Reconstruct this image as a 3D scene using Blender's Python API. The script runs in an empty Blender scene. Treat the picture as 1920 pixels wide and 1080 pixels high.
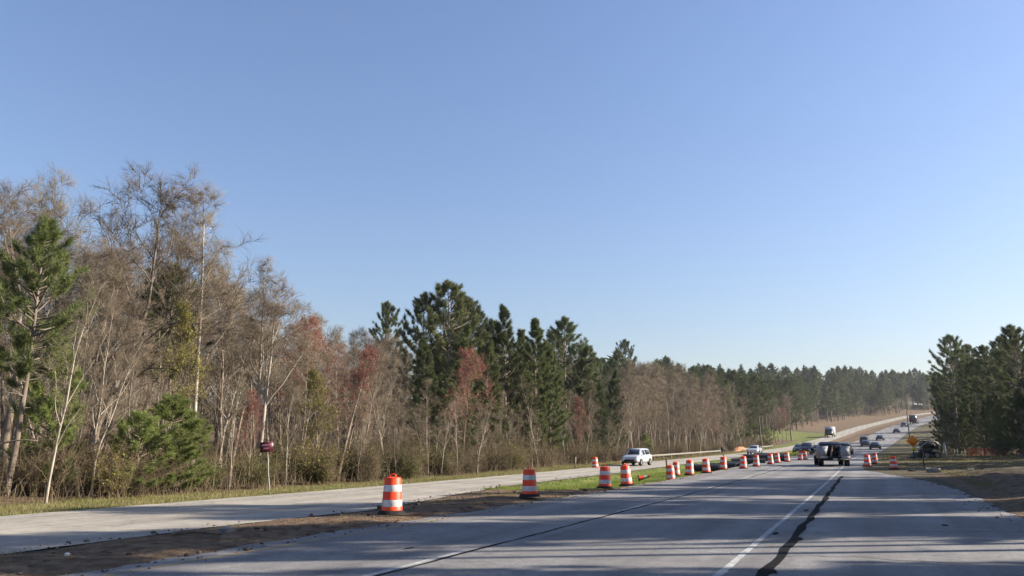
import bpy, bmesh, math, random
import numpy as np
from mathutils import Vector, Matrix

scene = bpy.context.scene
# ------------------------------------------------------------------ camera
cam_d = bpy.data.cameras.new("camera"); cam = bpy.data.objects.new("camera", cam_d)
scene.collection.objects.link(cam); scene.camera = cam
cam_d.sensor_width = 36.0; cam_d.lens = 36.0*1450/1920
cam_d.clip_start = 0.1; cam_d.clip_end = 6000
cam.location = (0, 0, 1.8)
cam.rotation_euler = (math.radians(90) + math.atan(298/1450), 0, math.radians(24.35))
# ------------------------------------------------------------------ sky, sun, exposure
SUN_AZ, SUN_EL = math.radians(60), math.radians(26)      # azimuth from +Y towards +X
world = bpy.data.worlds.new("World"); scene.world = world; world.use_nodes = True
wn = world.node_tree; wn.nodes.clear()
sky = wn.nodes.new("ShaderNodeTexSky"); sky.sky_type = 'NISHITA'; sky.sun_disc = False
sky.sun_elevation = SUN_EL; sky.sun_rotation = SUN_AZ
sky.altitude = 100; sky.air_density = 1.5; sky.dust_density = 1.0; sky.ozone_density = 3.0
bg = wn.nodes.new("ShaderNodeBackground"); bg.inputs[1].default_value = 0.081
wo = wn.nodes.new("ShaderNodeOutputWorld")
gm = wn.nodes.new("ShaderNodeGamma"); gm.inputs[1].default_value = 0.93        # the camera's tone and white balance
wb = wn.nodes.new("ShaderNodeVectorMath"); wb.operation = 'MULTIPLY'; wb.inputs[1].default_value = (.79, .805, 1.0)
wn.links.new(sky.outputs[0], gm.inputs[0]); wn.links.new(gm.outputs[0], wb.inputs[0]); wn.links.new(wb.outputs[0], bg.inputs[0]); wn.links.new(bg.outputs[0], wo.inputs[0])
sun_d = bpy.data.lights.new("sun", 'SUN'); sun_d.energy = 5.0; sun_d.angle = math.radians(0.53)
sun_d.color = (1.0, 0.91, 0.78)
sun = bpy.data.objects.new("sun", sun_d); scene.collection.objects.link(sun)
sun_dir = Vector((math.sin(SUN_AZ)*math.cos(SUN_EL), math.cos(SUN_AZ)*math.cos(SUN_EL), math.sin(SUN_EL)))
sun.rotation_euler = sun_dir.to_track_quat('Z', 'Y').to_euler()
scene.view_settings.view_transform = 'Standard'; scene.view_settings.look = 'None'
scene.view_settings.exposure = 1.32; scene.view_settings.gamma = 1.0
scene.view_settings.use_curve_mapping = False
scene.cycles.max_bounces = 6; scene.cycles.diffuse_bounces = 3; scene.cycles.transmission_bounces = 4
scene.cycles.transparent_max_bounces = 4; scene.cycles.caustics_reflective = False; scene.cycles.caustics_refractive = False

# ---- road coordinates: everything is laid out along the highway, which runs to +Y, climbs and bends right
_SY = np.array([-200, 0, 90, 140, 200, 250, 300, 340, 380, 430, 500, 580, 700, 2500.])
_SX = np.array([0, 0, 0, 1.2, 4.5, 8.5, 13.5, 19.0, 27.0, 40.0, 64.0, 100., 165., 1200.])
_ZY = np.array([-200, 0, 45, 66, 100, 150, 200, 250, 300, 370, 440, 500, 540, 600, 2500.])
_ZZ = np.array([0, 0, 0.0, 0.15, 0.4, 0.9, 1.9, 4.2, 7.2, 12.0, 17.8, 22.0, 23.6, 24.0, 24.0])
def _smooth(yk, vk):
    yy = np.arange(-200, 2500, 4.0)
    v = np.interp(yy, yk, vk)
    k = np.hanning(13); k /= k.sum()
    vp = np.pad(v, 6, mode='edge')
    return yy, np.convolve(vp, k, 'valid')
_Y1, _S1 = _smooth(_SY, _SX)
_Y2, _Z1 = _smooth(_ZY, _ZZ)
def sx(y): return np.interp(y, _Y1, _S1)
def rz(y): return np.interp(y, _Y2, _Z1)
def sstep(a, b, v):
    t = np.clip((np.asarray(v, float)-a)/(b-a), 0, 1); return t*t*(3-2*t)
# pavement edges in road coordinates
def edge_r(y): return np.interp(y, [-40, 30, 38, 46, 54, 63, 75, 120, 600], [3.4, 3.4, 3.3, 2.7, 1.6, -0.5, -0.7, -0.2, 0.0])
def edge_l(y): return np.interp(y, [-40, 15, 31, 600], [-10.9, -10.6, -10.2, -10.0])
def far_l(y): return np.interp(y, [-40, 600], [-22.4, -22.4])
def far_r(y): return np.interp(y, [-40, 8, 15, 20, 28, 36, 600], [-14.0, -14.0, -14.4, -13.6, -15.4, -16.8, -17.0])
def hnoise(x, y):
    return (np.sin(x*0.37+1.3*np.sin(y*0.21))*np.cos(y*0.31+0.7*np.sin(x*0.17)) +
            0.5*np.sin(x*1.1+y*0.43)*np.cos(y*0.9-x*0.35))
def ground(x, y):
    """terrain height"""
    x = np.asarray(x, float); y = np.asarray(y, float)
    X = x - sx(y)
    z = rz(y)
    n = hnoise(x, y)
    # left wood bank
    b = sstep(-26, -60, X)
    z = z + b*(2.0+2.0*sstep(60, 160, y)) + 0.10*n*sstep(-23.5, -27, X) + 9*sstep(-60, -180, X)
    # right bank
    z = z + 0.10*n*sstep(4.5, 9, X) + 0.5*sstep(8, 30, X) + 8*sstep(60, 220, X)
    # left road is a touch lower along its length
    z = z - 0.12*sstep(-12, -16, X)*sstep(-30, -24, X)
    # median: low mounds of dirt near, shallow grass swale further on
    med = sstep(0.2, 1.3, X-far_r(y))*sstep(0.1, 1.0, edge_l(y)-X)
    near = 1-sstep(30, 42, y)
    z = z + med*(near*(0.03+0.05*n) + (1-near)*(-0.30+0.03*n))
    # shallow bed under pavements
    inm = sstep(0.0, 0.5, X-edge_l(y))*sstep(0.0, 0.5, edge_r(y)-X)
    inl = sstep(0.0, 0.5, X-far_l(y))*sstep(0.0, 0.5, far_r(y)-X)
    z = z - 0.10*np.maximum(inm, inl)
    return z


# ------------------------------------------------------------------ helpers
COL = scene.collection
PI = math.pi
def tag(o, label=None, cat=None, group=None, kind=None):
    if label: o['label'] = label
    if cat: o['category'] = cat
    if group: o['group'] = group
    if kind: o['kind'] = kind
    return o
def empty(name, loc=(0, 0, 0), rz_=0.0):
    o = bpy.data.objects.new(name, None); COL.objects.link(o)
    o.empty_display_size = 0.3; o.location = loc; o.rotation_euler = (0, 0, rz_)
    return o
def link(name, me, parent=None):
    o = bpy.data.objects.new(name, me); COL.objects.link(o); o.parent = parent
    return o
class Geo:
    """collects vertices and polygons"""
    def __init__(self): self.v = []; self.t = []; self.q = []; self.n = 0
    def add(self, v, tris=None, quads=None):
        v = np.asarray(v, float).reshape(-1, 3)
        if tris is not None and len(tris): self.t.append(np.asarray(tris, int).reshape(-1, 3)+self.n)
        if quads is not None and len(quads): self.q.append(np.asarray(quads, int).reshape(-1, 4)+self.n)
        self.v.append(v); self.n += len(v)
    def mesh(self, name, material, smooth=False):
        me = bpy.data.meshes.new(name)
        v = np.concatenate(self.v) if self.v else np.zeros((0, 3))
        t = np.concatenate(self.t) if self.t else np.zeros((0, 3), int)
        q = np.concatenate(self.q) if self.q else np.zeros((0, 4), int)
        me.vertices.add(len(v)); me.vertices.foreach_set('co', v.astype(np.float32).ravel())
        nl = len(t)*3+len(q)*4
        me.loops.add(nl); me.loops.foreach_set('vertex_index', np.concatenate([t.ravel(), q.ravel()]).astype(np.int32))
        me.polygons.add(len(t)+len(q))
        st = np.concatenate([np.arange(len(t))*3, len(t)*3+np.arange(len(q))*4]).astype(np.int32)
        me.polygons.foreach_set('loop_start', st)
        if smooth: me.polygons.foreach_set('use_smooth', np.ones(len(t)+len(q), bool))
        me.update(calc_edges=True); me.validate()
        me.materials.append(material)
        return me
    def build(self, name, material, parent=None, smooth=False):
        return link(name, self.mesh(name, material, smooth), parent)
    def box(self, c, s, rot=None):
        hx, hy, hz = s[0]/2, s[1]/2, s[2]/2
        v = np.array([(x, y, z) for z in (-hz, hz) for y in (-hy, hy) for x in (-hx, hx)])
        if rot is not None: v = v @ np.array(rot.to_matrix() if hasattr(rot, 'to_matrix') else rot).T
        self.add(v+np.array(c), quads=[(0, 2, 3, 1), (4, 5, 7, 6), (0, 1, 5, 4), (2, 6, 7, 3), (0, 4, 6, 2), (1, 3, 7, 5)])
    def tube(self, pts, rad, sides=6, cap=False):
        pts = np.asarray(pts, float); n = len(pts); rad = np.asarray(rad, float)*np.ones(n)
        d = np.gradient(pts, axis=0); d /= np.linalg.norm(d, axis=1)[:, None]+1e-9
        ref = np.array([0.31, 0.95, 0.05]) if abs(d[0][2]) > .8 else np.array([0, 0, 1.])
        a = np.cross(d, ref); a /= np.linalg.norm(a, axis=1)[:, None]+1e-9
        b = np.cross(d, a)
        th = np.arange(sides)*2*PI/sides
        v = pts[:, None]+rad[:, None, None]*(np.cos(th)[None, :, None]*a[:, None]+np.sin(th)[None, :, None]*b[:, None])
        i = np.arange(n-1)[:, None]*sides; j = np.arange(sides)[None]; k = (j+1) % sides
        q = np.stack([i+j, i+k, i+sides+k, i+sides+j], -1).reshape(-1, 4)
        t = []
        if cap: t = [(0, s+1, s) for s in range(1, sides-1)]+[((n-1)*sides, (n-1)*sides+s, (n-1)*sides+s+1) for s in range(1, sides-1)]
        self.add(v, tris=t, quads=q)
    def lathe(self, prof, c=(0, 0, 0), sides=20, axis='z'):
        prof = np.asarray(prof, float); n = len(prof)
        th = np.arange(sides)*2*PI/sides
        r, h = prof[:, 0][:, None], prof[:, 1][:, None]
        x, y, z = r*np.cos(th), r*np.sin(th), h+0*th
        v = np.stack([x, y, z], -1) if axis == 'z' else np.stack([z, x, y], -1)
        i = np.arange(n-1)[:, None]*sides; j = np.arange(sides)[None]; k = (j+1) % sides
        q = np.stack([i+j, i+k, i+sides+k, i+sides+j], -1).reshape(-1, 4)
        self.add(v.reshape(-1, 3)+np.array(c), quads=q)
    def spikes(self, p, d, L, r, rng, bend=0.25, seg2=True):
        """n tapering three sided twigs"""
        n = len(p)
        if n == 0: return
        d = d/(np.linalg.norm(d, axis=1)[:, None]+1e-9)
        a = np.cross(d, rng.normal(size=(n, 3))); a /= np.linalg.norm(a, axis=1)[:, None]+1e-9
        b = np.cross(d, a); L = np.asarray(L)*np.ones(n); r = np.asarray(r)*np.ones(n)
        off = a*(bend*rng.uniform(-1, 1, n)*L)[:, None]
        th = np.arange(3)*2*PI/3
        ring = np.cos(th)[None, :, None]*a[:, None]+np.sin(th)[None, :, None]*b[:, None]
        base = p[:, None]+ring*r[:, None, None]
        tip = (p+d*L[:, None]+off*1.4)[:, None]
        if seg2:
            mid = (p+d*(L*.5)[:, None]+off*.3)[:, None]+ring*(r*.6)[:, None, None]
            v = np.concatenate([base, mid, tip], 1)
            o = (np.arange(n)*7)[:, None]
            q = np.array([(0, 1, 4, 3), (1, 2, 5, 4), (2, 0, 3, 5)]); t = np.array([(3, 4, 6), (4, 5, 6), (5, 3, 6)])
            self.add(v, tris=(o[:, :, None]+t[None]).reshape(-1, 3), quads=(o[:, :, None]+q[None]).reshape(-1, 4))
        else:
            v = np.concatenate([base, tip], 1); o = (np.arange(n)*4)[:, None]
            t = np.array([(0, 1, 3), (1, 2, 3), (2, 0, 3)])
            self.add(v, tris=(o[:, :, None]+t[None]).reshape(-1, 3))
    def blades(self, p, d, L, w, rng):
        """n flat pointed blades (needles, grass)"""
        n = len(p)
        if n == 0: return
        d = d/(np.linalg.norm(d, axis=1)[:, None]+1e-9)
        a = np.cross(d, rng.normal(size=(n, 3))); a /= np.linalg.norm(a, axis=1)[:, None]+1e-9
        L = (np.asarray(L)*np.ones(n))[:, None]; w = (np.asarray(w)*np.ones(n))[:, None]
        v = np.stack([p-a*w, p+a*w, p+d*L], 1)
        self.add(v, tris=np.arange(3*n).reshape(-1, 3))
    def leaves(self, p, L, w, rng, up=0.3):
        n = len(p)
        d = rng.normal(size=(n, 3)); d[:, 2] = d[:, 2]*.6-.1; d /= np.linalg.norm(d, axis=1)[:, None]
        nrm = rng.normal(size=(n, 3)); nrm[:, 2] += up; a = np.cross(d, nrm); a /= np.linalg.norm(a, axis=1)[:, None]+1e-9
        L = (np.asarray(L)*rng.uniform(.6, 1.3, n))[:, None]; w = L*w
        v = np.stack([p, p+d*L*.5+a*w, p+d*L, p+d*L*.5-a*w], 1)
        self.add(v, quads=np.arange(4*n).reshape(-1, 4))

# ------------------------------------------------------------------ materials
ALB = 0.84
def mat(name, c1, c2=None, scale=4.0, rough=0.85, var=0.0, detail=4.0, transl=0.0, bump=0.0, bscale=None, hue=0.0, spec=0.2, metallic=0.0, coat=0.0, coords='Object', stretch=None):
    c1 = tuple(k*ALB for k in c1); c2 = tuple(k*ALB for k in c2) if c2 else None
    m = bpy.data.materials.new(name); m.use_nodes = True
    nt = m.node_tree; N = nt.nodes; Lk = nt.links
    b = N['Principled BSDF']; out = N['Material Output']
    b.inputs['Roughness'].default_value = rough; b.inputs['Specular IOR Level'].default_value = spec
    b.inputs['Metallic'].default_value = metallic
    if coat: b.inputs['Coat Weight'].default_value = coat; b.inputs['Coat Roughness'].default_value = 0.08
    tc = N.new('ShaderNodeTexCoord'); vec = tc.outputs[coords]
    if stretch:
        mp = N.new('ShaderNodeMapping'); mp.inputs['Scale'].default_value = stretch; Lk.new(vec, mp.inputs[0]); vec = mp.outputs[0]
    nz = N.new('ShaderNodeTexNoise'); nz.inputs['Scale'].default_value = scale; nz.inputs['Detail'].default_value = detail
    Lk.new(vec, nz.inputs['Vector'])
    rp = N.new('ShaderNodeValToRGB'); rp.color_ramp.elements[0].position = .32; rp.color_ramp.elements[1].position = .68
    rp.color_ramp.elements[0].color = (*c1, 1); rp.color_ramp.elements[1].color = (*(c2 or c1), 1)
    Lk.new(nz.outputs['Fac'], rp.inputs[0]); col = rp.outputs[0]
    if var or hue:
        oi = N.new('ShaderNodeObjectInfo'); hs = N.new('ShaderNodeHueSaturation')
        mr = N.new('ShaderNodeMapRange'); mr.inputs['To Min'].default_value = 1-var; mr.inputs['To Max'].default_value = 1+var
        Lk.new(oi.outputs['Random'], mr.inputs[0]); Lk.new(mr.outputs[0], hs.inputs['Value'])
        if hue:
            ml = N.new('ShaderNodeMath'); ml.operation = 'MULTIPLY'; ml.inputs[1].default_value = 7.31; Lk.new(oi.outputs['Random'], ml.inputs[0])
            fr = N.new('ShaderNodeMath'); fr.operation = 'FRACT'; Lk.new(ml.outputs[0], fr.inputs[0])
            m2 = N.new('ShaderNodeMapRange'); m2.inputs['To Min'].default_value = .5-hue; m2.inputs['To Max'].default_value = .5+hue
            Lk.new(fr.outputs[0], m2.inputs[0]); Lk.new(m2.outputs[0], hs.inputs['Hue'])
        Lk.new(col, hs.inputs['Color']); col = hs.outputs[0]
    Lk.new(col, b.inputs['Base Color'])
    if bump:
        n2 = N.new('ShaderNodeTexNoise'); n2.inputs['Scale'].default_value = bscale or scale*4; n2.inputs['Detail'].default_value = 3
        Lk.new(vec, n2.inputs['Vector'])
        bp = N.new('ShaderNodeBump'); bp.inputs['Strength'].default_value = bump; bp.inputs['Distance'].default_value = 0.02
        Lk.new(n2.outputs['Fac'], bp.inputs['Height']); Lk.new(bp.outputs[0], b.inputs['Normal'])
    if transl:
        tr = N.new('ShaderNodeBsdfTranslucent'); Lk.new(col, tr.inputs[0])
        mx = N.new('ShaderNodeMixShader'); mx.inputs[0].default_value = transl
        Lk.new(b.outputs[0], mx.inputs[1]); Lk.new(tr.outputs[0], mx.inputs[2]); Lk.new(mx.outputs[0], out.inputs[0])
    return m
M = {}
M['bark'] = mat('bark', (.20, .155, .115), (.36, .30, .24), 3.5, .95, var=.25, bump=.6, stretch=(1, 1, .25))
M['bark_pale'] = mat('bark_pale', (.34, .28, .22), (.50, .44, .36), 3, .95, var=.15, bump=.4, stretch=(1, 1, .3))
M['bark_pine'] = mat('bark_pine', (.15, .115, .085), (.30, .245, .195), 4, .95, var=.2, bump=.8, stretch=(1, 1, .35))
M['twig'] = mat('twig', (.145, .112, .076), (.26, .208, .148), 0.6, .95, var=.28, hue=.012)
M['twig_red'] = mat('twig_red', (.20, .11, .085), (.29, .17, .13), .8, .9, var=.15)
M['buds'] = mat('buds', (.30, .095, .070), (.38, .18, .125), 1.2, .8, var=.15, transl=.35, hue=.012)
M['fresh_leaf'] = mat('fresh_leaf', (.20, .19, .035), (.30, .27, .06), 1.2, .7, var=.2, transl=.4)
M['needle'] = mat('needle', (.084, .106, .040), (.178, .202, .080), .9, .65, var=.25, transl=.25, hue=.02)
M['needle_bright'] = mat('needle_bright', (.115, .145, .046), (.205, .235, .085), .9, .65, var=.2, transl=.3, hue=.012)
M['needle_young'] = mat('needle_young', (.20, .25, .07), (.31, .35, .12), .9, .65, var=.15, transl=.4)
M['shrub_leaf'] = mat('shrub_leaf', (.085, .095, .028), (.165, .175, .055), 1.3, .75, var=.3, transl=.25, hue=.02)
M['brush'] = mat('brush', (.115, .086, .052), (.215, .162, .102), .7, .95, var=.25, hue=.01)
M['grass'] = mat('grass', (.16, .23, .036), (.27, .32, .075), .35, .8, transl=.35, detail=5)
M['grass_dry'] = mat('grass_dry', (.22, .19, .08), (.34, .28, .14), .5, .85, transl=.3)

def ground_material():
    m = bpy.data.materials.new('ground'); m.use_nodes = True
    nt = m.node_tree; N = nt.nodes; Lk = nt.links; b = N['Principled BSDF']
    b.inputs['Roughness'].default_value = .95; b.inputs['Specular IOR Level'].default_value = .1
    tc = N.new('ShaderNodeTexCoord')
    at = N.new('ShaderNodeAttribute'); at.attribute_name = 'zone'
    sp = N.new('ShaderNodeSeparateColor'); Lk.new(at.outputs['Color'], sp.inputs[0])
    def noise(s, d=5, dist=0.0):
        n = N.new('ShaderNodeTexNoise'); n.inputs['Scale'].default_value = s; n.inputs['Detail'].default_value = d
        n.inputs['Distortion'].default_value = dist
        Lk.new(tc.outputs['Object'], n.inputs['Vector']); return n.outputs['Fac']
    def ramp(f, *st):
        r = N.new('ShaderNodeValToRGB'); e = r.color_ramp.elements
        while len(e) < len(st): e.new(.5)
        for el, (p, c) in zip(e, st): el.position = p; el.color = (*[k*ALB for k in c], 1)
        Lk.new(f, r.inputs[0]); return r.outputs[0]
    def mask(ch, nf, amp=.7):
        a = N.new('ShaderNodeMath'); a.operation = 'MULTIPLY_ADD'; a.inputs[1].default_value = amp; a.inputs[2].default_value = -.5*amp
        Lk.new(nf, a.inputs[0])
        s = N.new('ShaderNodeMath'); s.operation = 'ADD'; Lk.new(ch, s.inputs[0]); Lk.new(a.outputs[0], s.inputs[1])
        r = N.new('ShaderNodeMapRange'); r.interpolation_type = 'SMOOTHSTEP'; r.inputs['From Min'].default_value = .38; r.inputs['From Max'].default_value = .62
        Lk.new(s.outputs[0], r.inputs[0]); return r.outputs[0]
    def mix(f, a, c):
        x = N.new('ShaderNodeMix'); x.data_type = 'RGBA'; Lk.new(f, x.inputs[0]); Lk.new(a, x.inputs[6]); Lk.new(c, x.inputs[7]); return x.outputs[2]
    n1, n2, n3 = noise(.45, 6, .4), noise(3.2, 6), noise(14, 4)
    base = ramp(n2, (.3, (.075, .061, .038)), (.7, (.145, .118, .072)))           # dry verge
    dirt = ramp(n2, (.28, (.080, .052, .034)), (.5, (.165, .112, .070)), (.72, (.27, .19, .122)))
    grass = ramp(n1, (.3, (.09, .115, .028)), (.5, (.15, .172, .048)), (.72, (.21, .185, .08)))
    litter = ramp(n3, (.3, (.085, .058, .036)), (.7, (.22, .155, .095)))
    c = mix(mask(sp.outputs['Red'], n1), base, grass)
    c = mix(mask(sp.outputs['Green'], n2), c, dirt)
    c = mix(mask(sp.outputs['Blue'], n1, .4), c, litter)
    Lk.new(c, b.inputs['Base Color'])
    bp = N.new('ShaderNodeBump'); bp.inputs['Strength'].default_value = .8; bp.inputs['Distance'].default_value = .06
    ad = N.new('ShaderNodeMath'); ad.operation = 'ADD'; Lk.new(n2, ad.inputs[0]); Lk.new(n3, ad.inputs[1])
    Lk.new(ad.outputs[0], bp.inputs['Height']); Lk.new(bp.outputs[0], b.inputs['Normal'])
    return m
def pavement_material(name, c_lo, c_mid, c_hi, patch, joint=0.0):
    m = bpy.data.materials.new(name); m.use_nodes = True
    nt = m.node_tree; N = nt.nodes; Lk = nt.links; b = N['Principled BSDF']
    b.inputs['Specular IOR Level'].default_value = .3
    tc = N.new('ShaderNodeTexCoord')
    def noise(s, d=5, st=None):
        v = tc.outputs['Object']
        if st: mp = N.new('ShaderNodeMapping'); mp.inputs['Scale'].default_value = st; Lk.new(v, mp.inputs[0]); v = mp.outputs[0]
        n = N.new('ShaderNodeTexNoise'); n.inputs['Scale'].default_value = s; n.inputs['Detail'].default_value = d; Lk.new(v, n.inputs['Vector']); return n.outputs['Fac']
    def mr(f, a, c, lo=.3, hi=.7):
        r = N.new('ShaderNodeMapRange'); r.inputs['From Min'].default_value = lo; r.inputs['From Max'].default_value = hi
        r.inputs['To Min'].default_value = a; r.inputs['To Max'].default_value = c; Lk.new(f, r.inputs[0]); return r.outputs[0]
    def mul(a, c):
        x = N.new('ShaderNodeMath'); x.operation = 'MULTIPLY'; Lk.new(a, x.inputs[0]); Lk.new(c, x.inputs[1]); return x.outputs[0]
    big = noise(.35, 5); streak = noise(1.0, 4, (1.6, .06, 1)); fine = noise(45, 3); mid = noise(4, 5)
    rp = N.new('ShaderNodeValToRGB'); e = rp.color_ramp.elements; e.new(.5)
    for el, (p, c) in zip(e, [(.25, c_lo), (.5, c_mid), (.78, c_hi)]): el.position = p; el.color = (*[k*ALB for k in c], 1)
    Lk.new(streak, rp.inputs[0])
    f = mul(mul(mr(big, 1-patch, 1+patch), mr(mid, .88, 1.12)), mr(fine, .68, 1.32))
    # fine cracks
    vo = N.new('ShaderNodeTexVoronoi'); vo.feature = 'DISTANCE_TO_EDGE'; vo.inputs['Scale'].default_value = .22
    mp = N.new('ShaderNodeMapping'); Lk.new(tc.outputs['Object'], mp.inputs[0])
    nd = N.new('ShaderNodeTexNoise'); nd.inputs['Scale'].default_value = 1.3; nd.inputs['Detail'].default_value = 4; Lk.new(tc.outputs['Object'], nd.inputs['Vector'])
    va = N.new('ShaderNodeVectorMath'); va.operation = 'MULTIPLY_ADD'; va.inputs[1].default_value = (1.6, 1.6, 0); Lk.new(nd.outputs['Color'], va.inputs[0]); Lk.new(mp.outputs[0], va.inputs[2])
    Lk.new(va.outputs[0], vo.inputs['Vector'])
    cr = mr(vo.outputs['Distance'], .72, 1.0, .0, .006)
    f = mul(f, cr)
    wv = N.new('ShaderNodeTexWave'); wv.inputs['Scale'].default_value = .165; wv.inputs['Distortion'].default_value = 1.2; wv.inputs['Detail'].default_value = 3; wv.inputs['Detail Scale'].default_value = .6
    Lk.new(tc.outputs['Object'], wv.inputs['Vector']); f = mul(f, mr(wv.outputs['Fac'], .90, 1.07, 0, 1))      # tyre polished paths
    st_ = N.new('ShaderNodeTexNoise'); st_.inputs['Scale'].default_value = 1.6; st_.inputs['Detail'].default_value = 6; Lk.new(tc.outputs['Object'], st_.inputs['Vector'])
    f = mul(f, mr(st_.outputs['Fac'], .78, 1.0, .30, .42))      # oil and rubber stains
    v = N.new('ShaderNodeVectorMath'); v.operation = 'SCALE'; Lk.new(rp.outputs[0], v.inputs[0]); Lk.new(f, v.inputs['Scale'])
    Lk.new(v.outputs[0], b.inputs['Base Color'])
    Lk.new(mr(mid, .75, .92), b.inputs['Roughness'])
    bp = N.new('ShaderNodeBump'); bp.inputs['Strength'].default_value = .25; bp.inputs['Distance'].default_value = .006
    Lk.new(fine, bp.inputs['Height']); Lk.new(bp.outputs[0], b.inputs['Normal'])
    return m
M['ground'] = ground_material()
M['asphalt'] = pavement_material('asphalt', (.165, .157, .153), (.215, .204, .196), (.265, .252, .240), .20)
M['concrete'] = pavement_material('old_pavement', (.30, .270, .220), (.36, .325, .270), (.415, .378, .320), .16)
M['tar'] = mat('tar', (.008, .008, .009), (.02, .02, .021), 9, .9, spec=.05)
M['paint_white'] = mat('worn_white_paint', (.30, .30, .29), (.58, .58, .56), 6, .8, detail=8)
M['paint_yellow'] = mat('worn_yellow_paint', (.20, .185, .16), (.42, .30, .10), 3, .8, detail=8)
M['orange'] = mat('orange_plastic', (.99, .062, .010), (1.0, .092, .012), 3, .5, spec=.4)
M['white_band'] = mat('white_sheeting', (.58, .55, .52), (.80, .78, .76), 7, .35, spec=.5)
M['rubber'] = mat('black_rubber', (.012, .012, .012), (.03, .028, .026), 8, .8)
M['pipe'] = mat('black_pipe_plastic', (.010, .010, .011), (.022, .022, .024), 4, .45, spec=.5)
M['maroon'] = mat('maroon_sign_sheet', (.075, .010, .022), (.10, .014, .030), 6, .4, spec=.4)
M['pink'] = mat('faded_lettering', (.24, .10, .14), (.34, .16, .20), 30, .5)
M['galv'] = mat('galvanised_steel', (.38, .36, .33), (.52, .50, .47), 7, .5, metallic=.4)
M['galv_pale'] = mat('weathered_rail_steel', (.24, .225, .19), (.33, .31, .265), 5, .6, metallic=.1)
M['wood_post'] = mat('weathered_post_wood', (.20, .14, .09), (.34, .26, .18), 5, .9)
M['sign_orange'] = mat('orange_sign_sheet', (1.0, .27, .01), (1.0, .31, .02), 5, .4)
M['sign_yellow'] = mat('yellow_tag', (.70, .68, .03), (.74, .72, .05), 5, .5)
M['dark_post'] = mat('dark_steel_post', (.03, .03, .03), (.06, .055, .05), 6, .6)
M['glass'] = mat('car_glass', (.010, .012, .015), (.014, .016, .02), 2, .06, spec=.8)
M['tyre'] = mat('tyre_rubber', (.012, .012, .013), (.022, .022, .022), 8, .85)
M['rim'] = mat('wheel_rim', (.35, .35, .36), (.5, .5, .5), 4, .35, metallic=.8)
M['trim'] = mat('black_trim', (.012, .012, .013), (.02, .02, .022), 4, .55)
M['lamp_red'] = mat('tail_lamp', (.32, .01, .01), (.4, .015, .012), 4, .2, spec=.6)
M['lamp_clear'] = mat('head_lamp', (.6, .6, .6), (.75, .75, .75), 4, .12, spec=.8)
M['plate'] = mat('number_plate_blank', (.55, .55, .53), (.6, .6, .58), 4, .5)
def paint(n, c, r=.32): return mat('paint_'+n, c, tuple(min(1, k*1.08) for k in c), 2, r, spec=.5, coat=.7)
M['p_white'] = paint('white', (.70, .70, .69)); M['p_silver'] = paint('silver', (.52, .53, .56))
M['p_black'] = paint('black', (.014, .014, .017)); M['p_grey'] = paint('grey', (.13, .135, .145))
M['p_purple'] = paint('dark_maroon', (.050, .016, .030)); M['p_blue'] = paint('dark_blue', (.020, .028, .060))
M['p_red'] = paint('dark_red', (.11, .012, .012)); M['p_work'] = mat('paint_work_white', (.26, .27, .30), (.36, .37, .40), 3, .5, spec=.3)
M['p_pale'] = paint('pale_cream', (.50, .47, .40))
M['stone'] = mat('rubble', (.22, .20, .18), (.42, .39, .36), 5, .9, bump=.5)
M['clay'] = mat('orange_clay', (.34, .15, .07), (.50, .26, .14), 1.2, .95, bump=.5)
M['clod'] = mat('dirt_clod', (.09, .062, .042), (.20, .145, .10), 1.5, .95)
M['plastic_white'] = mat('litter_white', (.6, .6, .6), (.75, .75, .75), 6, .5)
M['log'] = mat('dead_wood', (.16, .12, .085), (.30, .24, .18), 4, .95, bump=.4)

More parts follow.
